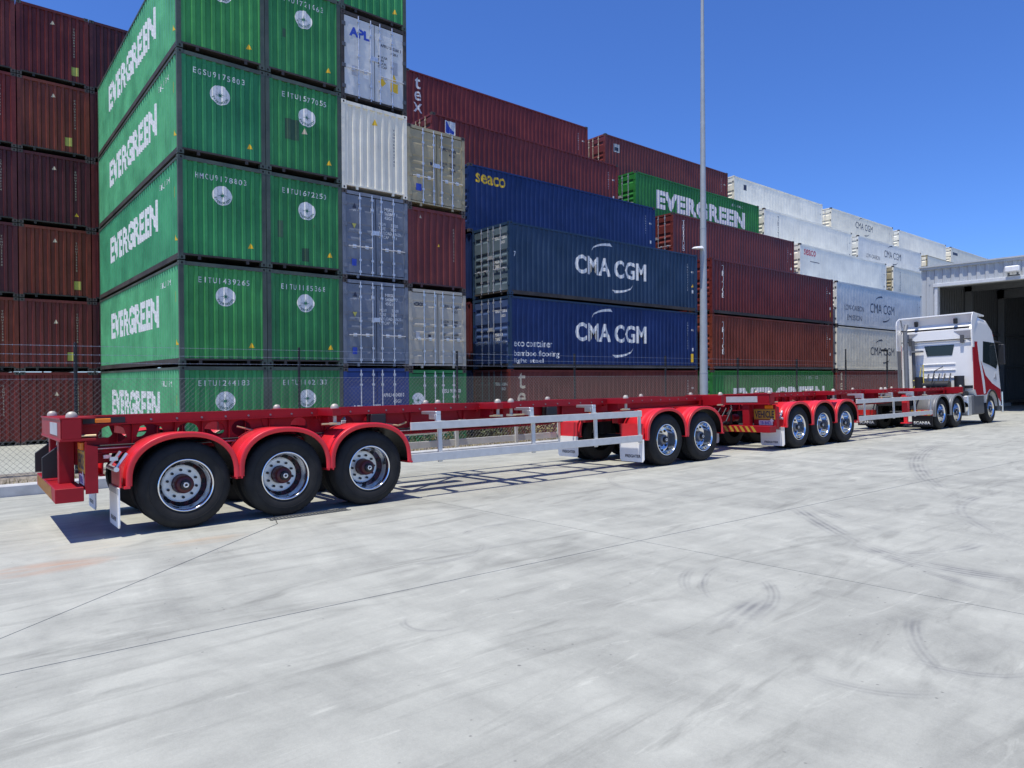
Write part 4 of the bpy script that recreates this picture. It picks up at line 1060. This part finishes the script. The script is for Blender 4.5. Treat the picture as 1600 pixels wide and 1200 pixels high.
# ------------------------------------------------------------------ truck
def make_truck():
    S0 = 22.75
    r = vroot('truck', 'white and red truck with sleeper cab heading the road train into the shed', 'truck', S0)
    L = lambda s: s-S0
    for n in (.75, 1.66): MB().box(L(22.0), L(28.3), n-.05, n+.05, .78, 1.02).build('chassis_rail', M['black'], r)
    mb = MB(); mb.box(L(23.1), L(24.0), .85, 1.6, 1.02, 1.10); mb.tube((L(23.5), 1.22, 1.10), (L(23.5), 1.22, 1.17), .5, 20); mb.build('fifth_wheel', M['black'], r)
    for s in (22.78, 24.1):
        MB().tube((L(s), .15, .515), (L(s), 2.3, .515), .09, 10).build('axle', M['black'], r)
        for far_ in (0, 1):
            wheel(r, L(s), .04 if not far_ else 2.40, .515, bool(far_))
            mb = fender_mesh(.62, .62, .50, 1.12, .0, .66)
            if far_: mb.v = [(x, 2.44-y, z) for x, y, z in mb.v]; mb.f = [tuple(reversed(f)) for f in mb.f]
            o = mb.build('mudguard', [M['mid_grey'], M['black']], r); o.location = (L(s), 0, 0)
    for far_ in (0, 1): wheel(r, L(27.45), .06 if not far_ else 2.38, .515, bool(far_), dual=False)
    MB().tube((L(27.45), .2, .515), (L(27.45), 2.24, .515), .08, 10).build('axle', M['black'], r)
    # rear light bar and flaps
    tb = MB().box(L(21.98), L(22.06), .05, .66, .48, .66).build('tail_board', M['lens_red'], r)
    sp = MB()
    for i in range(3): sp.add([(L(21.978), .08+i*.2+a, b) for a, b in ((0, .485), (.1, .485), (.2, .655), (.1, .655))], [(0, 1, 2, 3)])
    sp.build('hazard_stripe', M['sign_gold'], tb)
    tb2 = MB().box(L(21.98), L(22.06), 1.78, 2.39, .48, .66).build('tail_board', M['lens_red'], r)
    for n0 in (.05, 1.78):
        fl = MB().box(L(22.02), L(22.035), n0, n0+.61, .13, .47).build('mud_flap', M['black'], r)
        d = text2d('SCANIA', .5, .10, .04)
        MB().add([(L(22.018), n0+.56-x, .19+y) for x, y in d[0]], d[1]).build('flap_lettering', M['lt_white'], fl)
    MB().box(L(21.96), L(22.05), .7, 1.74, .80, 1.0).build('rear_crossmember', M['black'], r)
    # tanks and side skirt
    MB().tube((L(24.75), .42, .66), (L(25.25), .42, .66), .34, 24).build('fuel_tank', M['chrome'], r)
    MB().box(L(25.27), L(25.62), .09, .7, .34, 1.04).build('battery_box', M['alloy'], r, bevel=.03)
    MB().box(L(25.64), L(26.75), .06, .75, .36, 1.06).build('side_skirt', M['dark_grey'], r, bevel=.04)
    MB().box(L(24.75), L(26.75), 1.7, 2.38, .36, 1.06).build('fuel_tank', M['alloy'], r, bevel=.05)
    # cab shell
    arch = [(L(27.45)+.60*math.cos(a), .60+.60*math.sin(a)) for a in [PI-PI*i/12 for i in range(0, 13)]]
    prof = [(L(25.75), 1.22), (L(25.75), 3.42), (L(25.95), 3.70), (L(26.5), 3.86), (L(27.2), 3.78), (L(27.75), 3.45), (L(27.95), 3.05), (L(28.35), 2.05), (L(28.42), 1.2), (L(28.40), .62), (L(28.06), .60)]
    low = [(x, z) for x, z in arch if z > .62][::-1]
    low = [p for p in low if p[0] < L(28.05)]
    poly = prof+low+[(L(26.83), 1.02), (L(25.9), 1.02)]
    mb = MB(); n = len(poly); secs = []
    for y, ins in ((.03, .085), (.045, .04), (.08, .012), (.14, 0), (2.30, 0), (2.36, .012), (2.395, .04), (2.41, .085)):
        row = []
        for (x, z) in poly:
            cx, cz = L(27.0), 2.3
            if z > 1.3:
                l_ = math.hypot(x-cx, z-cz); x -= ins*(x-cx)/l_; z -= ins*(z-cz)/l_
            if z > 3.0: z -= ins*1.6*(z-3.0)/.8
            row.append((x, y, z))
        secs.append(row)
    # side skins slightly tucked in at the top
    mb.add([p for rrow in secs for p in rrow], [(i*n+j, i*n+(j+1) % n, (i+1)*n+(j+1) % n, (i+1)*n+j) for i in range(7) for j in range(n)])
    mb.add(secs[0], [tuple(range(n))]); mb.add(secs[7], [tuple(range(n-1, -1, -1))])
    cab = mb.build('cab', M['cab_white'], r)
    xr = L(25.75)
    # rear wall features
    MB().prism([(.70, 2.50), (1.52, 2.50), (1.60, 2.88), (.62, 2.88)], 'x', xr-.012, xr-.004).build('rear_window', M['glass'], r)
    for z in (1.70, 1.98, 2.20): MB().box(xr-.03, xr-.003, .6, 1.85, z-.022, z+.022).build('rear_rib', M['cab_white'], r, bevel=.012)
    MB().box(xr-.025, xr-.003, .25, 2.2, 3.02, 3.08).build('rear_rib', M['cab_white'], r, bevel=.01)
    mb = MB(); mb.tube((xr-.06, .08, 3.06), (xr-.06, 2.36, 3.06), .022, 6)
    for y in (.35, 2.05): mb.box(xr-.11, xr-.003, y-.05, y+.05, 2.92, 3.20)
    mb.build('work_bar', M['dark_grey'], r)
    MB().box(xr-.05, xr-.003, .08, .62, 1.30, 1.40).build('vent_grille', M['black'], r)
    for n0, n1 in ((.10, .62), (2.34, 1.82)):
        MB().prism([(n0, 2.98), (n0, 3.36), (n1, 3.36)], 'x', xr-.012, xr-.002).build('corner_panel', M['cab_grey'], r)
    # roof deflector with side fins
    mb = MB(); top = [(L(25.73), 3.97), (L(25.9), 4.0), (L(26.9), 3.93), (L(26.9), 3.88), (L(25.9), 3.95), (L(25.74), 3.92)]
    mb.prism(top, 'y', .02, 2.42); mb.build('roof_deflector', M['cab_white'], r, bevel=.01)
    MB().prism([(L(25.77), 3.92), (L(25.98), 3.50), (L(26.25), 3.50), (L(26.3), 3.90)], 'y', .05, 2.39).build('deflector_back', M['cab_white'], r)
    MB().box(L(25.76), L(25.90), .12, 2.3, 3.40, 3.50).build('deflector_gap', M['black'], r)
    for y, sb in ((.0, 25.60), (2.42, 25.42)):
        mb = MB(); mb.prism([(L(sb), 3.70), (L(sb+.06), 3.86), (L(25.74), 3.985), (L(26.2), 3.90), (L(25.80), 3.5), (L(25.76), 2.75), (L(sb), 2.75)], 'y', y, y+.025); mb.build('deflector_fin', M['cab_white'], r)
        MB().prism([(L(sb+.03), 2.745), (L(25.745), 2.745), (L(25.745), 1.25), (L(sb+.03), 1.25)], 'y', y+.001, y+.022).build('side_fin', M['cab_red'] if y == 0 else M['mid_grey'], r)
    for y in (.55, 1.85): MB().box(L(25.68), L(25.78), y-.06, y+.06, 3.62, 3.82).build('work_lamp', M['black'], r, bevel=.02)
    # stack, intake and rear clutter
    mb = MB(); mb.tube((xr-.30, 2.14, 1.1), (xr-.30, 2.14, 3.45), .075, 12); mb.tube((xr-.30, 2.14, 3.45), (xr-.16, 2.14, 3.70), .075, 12); mb.build('exhaust_stack', M['mid_grey'], r)
    MB().tube((xr-.16, 1.93, 1.2), (xr-.16, 1.93, 3.1), .06, 8).build('intake_pipe', M['dark_grey'], r)
    MB().box(xr-.35, xr-.05, 1.62, 1.95, 2.66, 2.72).build('lamp_shelf', M['mid_grey'], r)
    ld = MB()
    for y, z0, y1, z1 in ((1.95, 1.25, 1.72, 1.62), (1.75, 1.2, 1.62, 2.1), (1.55, 1.25, 1.55, 2.2), (1.9, 1.62, 1.60, 1.62)): ld.tube((xr-.32, y, z0), (xr-.32, y1, z1), .018, 6)
    ld.build('yellow_ladder', M['yellow'], r)
    cl = MB()
    for k in range(5):
        y = .75+.18*k; cl.path([(xr-.05, y, 1.85), (xr-.25, y+.03, 1.45), (xr-.55, y, 1.22), (xr-1.2, y, 1.2)], .02, 6)
    cl.path([(xr-.05, 1.0, 2.1), (xr-.4, 1.15, 1.95), (xr-.5, 1.22, 1.5)], .015); cl.build('air_hose', M['black'], r)
    for y in (1.72, .42):
        MB().tube((xr-.25, y, 1.2), (xr-.25, y, 1.75), .16, 14).build('air_canister', M['black'], r)
    MB().tube((xr-.2, .75, 1.42), (xr-.2, 1.6, 1.42), .17, 14).build('air_cleaner', M['black'], r)
    MB().box(xr-.5, xr-.06, .2, 2.2, 1.04, 1.2).build('equipment_box', M['black'], r, bevel=.03)
    # near and far side: door glass, livery, door line
    for far_ in (0, 1):
        y0, y1 = (.022, .029) if not far_ else (2.411, 2.418)
        def side(name, pts, mat, par=cab, e=0):
            return MB().prism([(L(a), b) for a, b in pts], 'y', y0-e if not far_ else y0, y1 if not far_ else y1+e).build(name, M[mat], par)
        side('side_window', [(26.62, 2.22), (27.30, 2.12), (28.0, 1.98), (28.16, 2.2), (27.86, 2.95), (26.72, 2.98)], 'glass')
        side('livery', [(25.78, 1.26), (25.78, 2.95), (26.15, 2.95), (26.42, 2.3), (26.85, 1.75), (27.5, 1.45), (28.38, 1.22), (28.38, .75), (28.02, .95), (27.75, 1.19), (27.2, 1.24), (26.86, 1.05), (25.92, 1.05)], 'cab_red')
        side('livery_stripe', [(26.12, 2.92), (26.22, 2.92), (26.44, 2.2), (26.72, 1.55), (26.80, 1.10), (26.62, 1.08), (26.45, 1.7), (26.25, 2.25)], 'cab_white', cab, .003)
        side('door_badge', [(27.65, 1.62), (28.0, 1.58), (27.92, 1.88), (27.83, 1.70)], 'cab_grey')
        yy = -.22 if not far_ else 2.46
        mb = MB(); mb.box(L(28.12), L(28.24), yy, yy+.20, 2.15, 2.90); m_ = mb.build('mirror', M['black'], r, bevel=.03)
        MB().tube((L(28.1), yy+.1, 2.95), (L(27.9), .15 if not far_ else 2.3, 3.05), .03, 6).build('mirror_arm', M['black'], m_)
        ar = [(L(27.45)+.64*math.cos(PI*i/14), .60+.62*math.sin(PI*i/14)) for i in range(15)]; ai = [(L(27.45)+.575*math.cos(PI*i/14), .60+.565*math.sin(PI*i/14)) for i in range(15)]
        mb = MB(); mb.add([(x, y, z) for y in (y0-.02 if not far_ else y0, y1 if not far_ else y1+.02) for x, z in ar+ai], [(i, i+1, 16+i, 15+i) for i in range(14)]+[(30+i, 45+i, 46+i, 31+i) for i in range(14)]+[(i, 30+i, 31+i, i+1) for i in range(14)]+[(15+i, 16+i, 46+i, 45+i) for i in range(14)])
        mb.build('wheel_arch', M['black'], cab)
    MB().prism([(L(27.99), 2.95), (L(28.36), 2.06), (L(28.39), 2.06), (L(28.02), 2.97)], 'y', .16, 2.28).build('windscreen', M['glass'], cab)
    MB().prism([(L(27.80), 3.42), (L(28.12), 3.20), (L(28.14), 3.24), (L(27.82), 3.47)], 'y', .12, 2.32).build('sun_visor', M['cab_red'], cab)
    MB().box(L(28.2), L(28.5), .06, 2.38, .42, .78).build('front_bumper', M['dark_grey'], r, bevel=.04)
    bb = MB()
    for y in (.10, .75, 1.69, 2.34): bb.tube((L(28.78), y, .36), (L(28.78), y, 1.12), .04, 8)
    for z in (.42, .76, 1.08): bb.tube((L(28.78), .10, z), (L(28.78), 2.34, z), .032, 8)
    for y in (.10, 2.34): bb.tube((L(28.45), y, .6), (L(28.78), y, .6), .03, 6)
    bb.build('bull_bar', M['chrome'], r)
    for y in (.5, .95, 1.5, 1.95): MB().box(L(26.9), L(27.0), y-.04, y+.04, 3.84, 3.92).build('roof_beacon', M['amber'], r, bevel=.01)
    mb = MB(); mb.path([(L(26.2), .5, 3.83), (L(26.2), .5, 4.05)], .012); mb.build('antenna', M['black'], r)
    return r
make_truck()

# ------------------------------------------------------------------ shed
def make_shed():
    X0, X1, YL, YR, ZR, ZO = 40.0, 66.0, 14.05, -9.0, 7.42, 6.42
    YO = 13.35
    r = thing('warehouse_shed', 'grey ribbed metal shed with a wide dark doorway at the right edge', 'shed', (X0, YL, 0))
    def corr_x(name, ya, yb, z0, z1, x, mat, depth=.05, pitch=.38, par=None):
        us, ds = rib_grid(min(ya, yb), max(ya, yb), pitch); mb = MB(); vs = []
        for u, d in zip(us, ds): vs += [(x+d*depth-X0, u-YL, z0), (x+d*depth-X0, u-YL, z1)]
        mb.add(vs, [(2*i, 2*i+2, 2*i+3, 2*i+1) for i in range(len(us)-1)]); return mb.build(name, mat, par or r)
    def corr_y(name, xa, xb, z0, z1, y, mat, depth=.05, pitch=.38):
        us, ds = rib_grid(xa, xb, pitch); mb = MB(); vs = []
        for u, d in zip(us, ds): vs += [(u-X0, y+d*depth-YL, z0), (u-X0, y+d*depth-YL, z1)]
        mb.add(vs, [(2*i, 2*i+2, 2*i+3, 2*i+1) for i in range(len(us)-1)]); return mb.build(name, mat, r)
    def bx(name, x0, x1, y0, y1, z0, z1, mat, bev=0): return MB().box(x0-X0, x1-X0, y0-YL, y1-YL, z0, z1).build(name, mat, r, bevel=bev)
    corr_x('front_wall', YR, YL, ZO+.10, ZR, X0, M['shed'])
    corr_x('front_wall', YO, YL, -.2, ZO+.099, X0, M['shed'])
    corr_y('side_wall', X0, X1, -1, ZR, YL, M['shed'])
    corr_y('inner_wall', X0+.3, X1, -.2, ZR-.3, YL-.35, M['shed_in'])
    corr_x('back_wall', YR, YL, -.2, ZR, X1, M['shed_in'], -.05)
    corr_y('side_wall', X0, X1, -.2, ZR, YR, M['shed'])
    mb = MB(); mb.box(-.15, X1-X0, YR-YL-.1, .08, ZR-.001, ZR+.07); mb.build('roof', M['shed'], r)
    bx('parapet_cap', X0-.09, X0+.02, YR, YL+.06, ZR-.12, ZR+.075, M['shed'])
    bx('door_lintel', X0-.10, X0+.3, YR, YO+.12, ZO-.06, ZO+.11, M['shed_trim'], .01)
    bx('door_jamb', X0-.06, X0+.3, YO-.08, YO+.06, -.2, ZO-.062, M['shed_trim'], .01)
    for x in (45.5, 51.5, 57.5, 63):
        bx('column', x, x+.3, YL-.70, YL-.36, -.2, ZR-.3, M['steel_frame'])
        bx('portal_beam', x, x+.3, YR+.1, YL-.36, ZR-.85, ZR-.3, M['steel_frame'])
    for y in (10, 5.5, 1, -4): bx('wall_post', X1-.45, X1-.1, y, y+.25, -.2, ZR-.3, M['steel_frame'])
    for z in (2.2, 4.2): bx('wall_girt', X0+.3, X1-.4, YL-.48, YL-.36, z, z+.16, M['steel_frame'])
    for z in (2.0, 4.0): bx('wall_girt', X1-.25, X1-.1, YR, YL-.5, z, z+.14, M['steel_frame'])
    bx('roller_door', X0+.35, X0+1.0, YR+.5, YO-.2, ZO-.05, ZO+.55, M['steel_frame'])
    return r
make_shed()
fl = thing('floodlight', 'white floodlight fixed above the shed doorway', 'floodlight', (39.9, 9.95, 6.62))
MB().box(-.38, -.08, -.30, .30, .08, .38).build('lamp_head', M['lamp_white'], fl, bevel=.05)
mb = MB(); mb.box(-.2, 0, -.20, -.16, -.05, .1); mb.box(-.2, 0, .16, .20, -.05, .1); mb.box(-.03, .0, -.25, .25, -.08, -.02); mb.build('lamp_bracket', M['steel_frame'], fl)

# ------------------------------------------------------------------ lamp pole
pl = thing('light_pole', 'tall tapered grey light pole standing between kerb and fence', 'pole', W3(17.93, 5.75, .0))
mb = MB(); mb.s = True
mb.tube((0, 0, -.1), (0, 0, 1.9), .140, 20); mb.tube((0, 0, 1.9), (0, 0, 6.9), .134, 20, .105); mb.tube((0, 0, 6.9), (0, 0, 16.5), .102, 18, .045)
mb.build('pole_shaft', M['pole'], pl)
mb = MB(); mb.tube((0, 0, 1.88), (0, 0, 1.92), .145, 20); mb.tube((0, 0, 6.86), (0, 0, 6.92), .110, 20); mb.build('joint_collar', M['pole'], pl)
mb = MB(); mb.box(-.3, .3, -.3, .3, -.12, .02); mb.build('base_plate', M['kerb'], pl)
mb = MB(); mb.box(-.03, .03, .12, .16, .5, .8); mb.build('access_door', M['pole'], pl)
lh = MB(); lh.add([(-.55, -.12, 6.13), (-.1, -.12, 6.16), (-.1, .12, 6.16), (-.55, .12, 6.13), (-.50, -.06, 6.19), (-.12, -.06, 6.26), (-.12, .06, 6.26), (-.50, .06, 6.19)], [(3, 2, 1, 0), (4, 5, 6, 7), (0, 1, 5, 4), (1, 2, 6, 5), (2, 3, 7, 6), (3, 0, 4, 7)])
lh.build('lamp_head', M['lamp_white'], pl, bevel=.02)
for s in (28.0,): pass

# ------------------------------------------------------------------ fence
def make_fence():
    FN = 6.0
    r = thing('chain_link_fence', 'chain link fence with black posts and three barbed wires', 'fence', W3(-12.98, FN, 0), (0, 0, TH))
    L = lambda s: s+12.98
    ps = [-.48+4.165*i for i in range(-3, 11)]
    pm = MB(); pm.tube((0, 0, -.75), (0, 0, 2.44), .030, 8); pm.box(-.012, .012, -.035, .035, 2.0, 2.46)
    base = None
    for s in ps:
        if base is None: base = pm.build('post', M['fence_black'], r); o = base
        else: o = base.copy(); COL.objects.link(o)
        o.location = (L(s), 0, 0)
    sA, sB = ps[0], ps[-1]
    for z in (2.08, 2.23, 2.39):
        w = MB(); w.tube((L(sA), -.032, z), (L(sB), -.032, z), .0038, 4)
        rr = random.Random(int(z*100))
        s = sA
        while s < 20:
            w.add([(L(s), -.032, z-.018), (L(s)+.005, -.03, z), (L(s), -.032, z+.018), (L(s)-.005, -.034, z)], [(0, 1, 2, 3)])
            s += .13
        w.build('barbed_wire', M['wire'], r)
    for z in (.14, 1.79): MB().tube((L(sA), -.03, z), (L(sB), -.03, z), .003, 4).build('tension_wire', M['wire'], r)
    z0, z1 = .12, 1.80; H = z1-z0; pitch = .10
    for a, b in zip(ps, ps[1:]):
        mb = MB(); wd = .0019
        def seg(x0, za, x1, zb, y):
            d = Vector((x1-x0, 0, zb-za)).normalized(); q = Vector((-d.z, 0, d.x))*wd
            A0 = Vector((x0, y, za)); B0 = Vector((x1, y, zb)); k = Vector((0, -wd*1.6, 0))
            mb.add([A0-q, A0+q, A0+k, B0-q, B0+q, B0+k], [(0, 2, 5, 3), (2, 1, 4, 5), (1, 0, 3, 4)])
        n = int((b-a+H)/pitch)
        for i in range(n+1):
            o = i*pitch
            for sg in (1, -1):
                x0, za = o-H, z0; x1, zb = o, z1
                if x0 < 0: za = z0-x0; x0 = 0
                if x1 > b-a: zb = z1-(x1-(b-a)); x1 = b-a
                if x1-x0 < .01: continue
                if sg == 1: seg(L(a)+x0, za, L(a)+x1, zb, -.030)
                else: seg(L(b)-x0, za, L(b)-x1, zb, -.026)
        tag(mb.build('mesh_panel', M['mesh_wire'], r), kind='stuff')
    # light arm on one of the far posts
    mb = MB(); s = ps[11] if len(ps) > 11 else ps[-1]
    mb.tube((L(s), 0, 2.4), (L(s), 0, 3.0), .03, 8); mb.box(L(s)-.55, L(s)-.02, -.06, .06, 2.92, 3.02); mb.build('post_lamp', M['fence_black'], r)
    mb = MB(); s = ps[10]; mb.tube((L(s), 0, 2.4), (L(s), 0, 2.95), .03, 8); mb.build('post_extension', M['fence_black'], r)
    return r
make_fence()

# ------------------------------------------------------------------ planting along the bed, grate, debris
def shrub(s, n, h, w, mat, label, seed, dense=150):
    rr = random.Random(seed); r = thing('shrub', label, 'shrub', W3(s, n, .05), (0, 0, rr.uniform(0, 6)), 'shrubs along the fence')
    lf = MB(); tw = MB()
    for k in range(9):
        a = rr.uniform(0, 6.28); q = rr.uniform(.2, 1)*w*.5; tw.tube((0, 0, -.05), (q*math.cos(a), q*math.sin(a), h*rr.uniform(.5, .9)), .008, 4, .003)
    for k in range(dense):
        a = rr.uniform(0, 6.28); q = w*.5*rr.random()**.6; z = h*rr.random()**.8*(1-.45*(q/(w*.5))**2)
        c = Vector((q*math.cos(a), q*math.sin(a), z)); d = Vector((rr.gauss(0, 1), rr.gauss(0, 1), rr.gauss(.4, .8))).normalized(); e = d.orthogonal().normalized()
        l = rr.uniform(.04, .09); lf.add([c, c+d*l*.5+e*l*.22, c+d*l, c+d*l*.5-e*l*.22], [(0, 1, 2, 3)])
    lf.build('foliage', M[mat], r); tw.build('stem', M['twig'], r)
ords = ['first', 'second', 'third', 'fourth', 'fifth', 'sixth', 'seventh', 'eighth', 'ninth', 'tenth', 'eleventh', 'twelfth', 'last']
for i in range(13):
    sh_s = 3.2+i*.62; q = random.Random(70+i)
    shrub(sh_s, KN+.45+q.uniform(0, .3), q.uniform(.40, .62), q.uniform(.75, 1.0), 'leaf' if q.random() < .8 else 'leaf_dry', f'low olive shrub in the bed below the trailer rail, {ords[i]} from the left', 40+i, 230)
gr = MB(); rr = random.Random(5)
for i in range(2600):
    s = rr.uniform(-11, 24); n = KN+.17+abs(rr.gauss(0, .12)); p = W3(s, n, .02); a = rr.uniform(0, 6.28); h = rr.uniform(.04, .12)
    dx, dy = math.cos(a)*.008, math.sin(a)*.008; lx, ly = rr.uniform(-.04, .04), rr.uniform(-.04, .04)
    gr.add([(p.x-dx, p.y-dy, p.z), (p.x+dx, p.y+dy, p.z), (p.x+lx, p.y+ly, p.z+h)], [(0, 1, 2)])
tag(gr.build('dry_grass', M['leaf_dry']), kind='stuff')
dg = thing('drain_grate', 'narrow steel drain grate beside the middle wheel of the rear trailer', 'drain grate', W3(1.45, -.10, .004), (0, 0, TH))
mb = MB()
for i in range(24): mb.box(-.52+i*.044, -.52+i*.044+.02, -.07, .07, 0, .006)
for y in (-.08, .07): mb.box(-.54, .54, y, y+.012, 0, .0075)
mb.build('grate_bars', M['dark_grey'], dg)
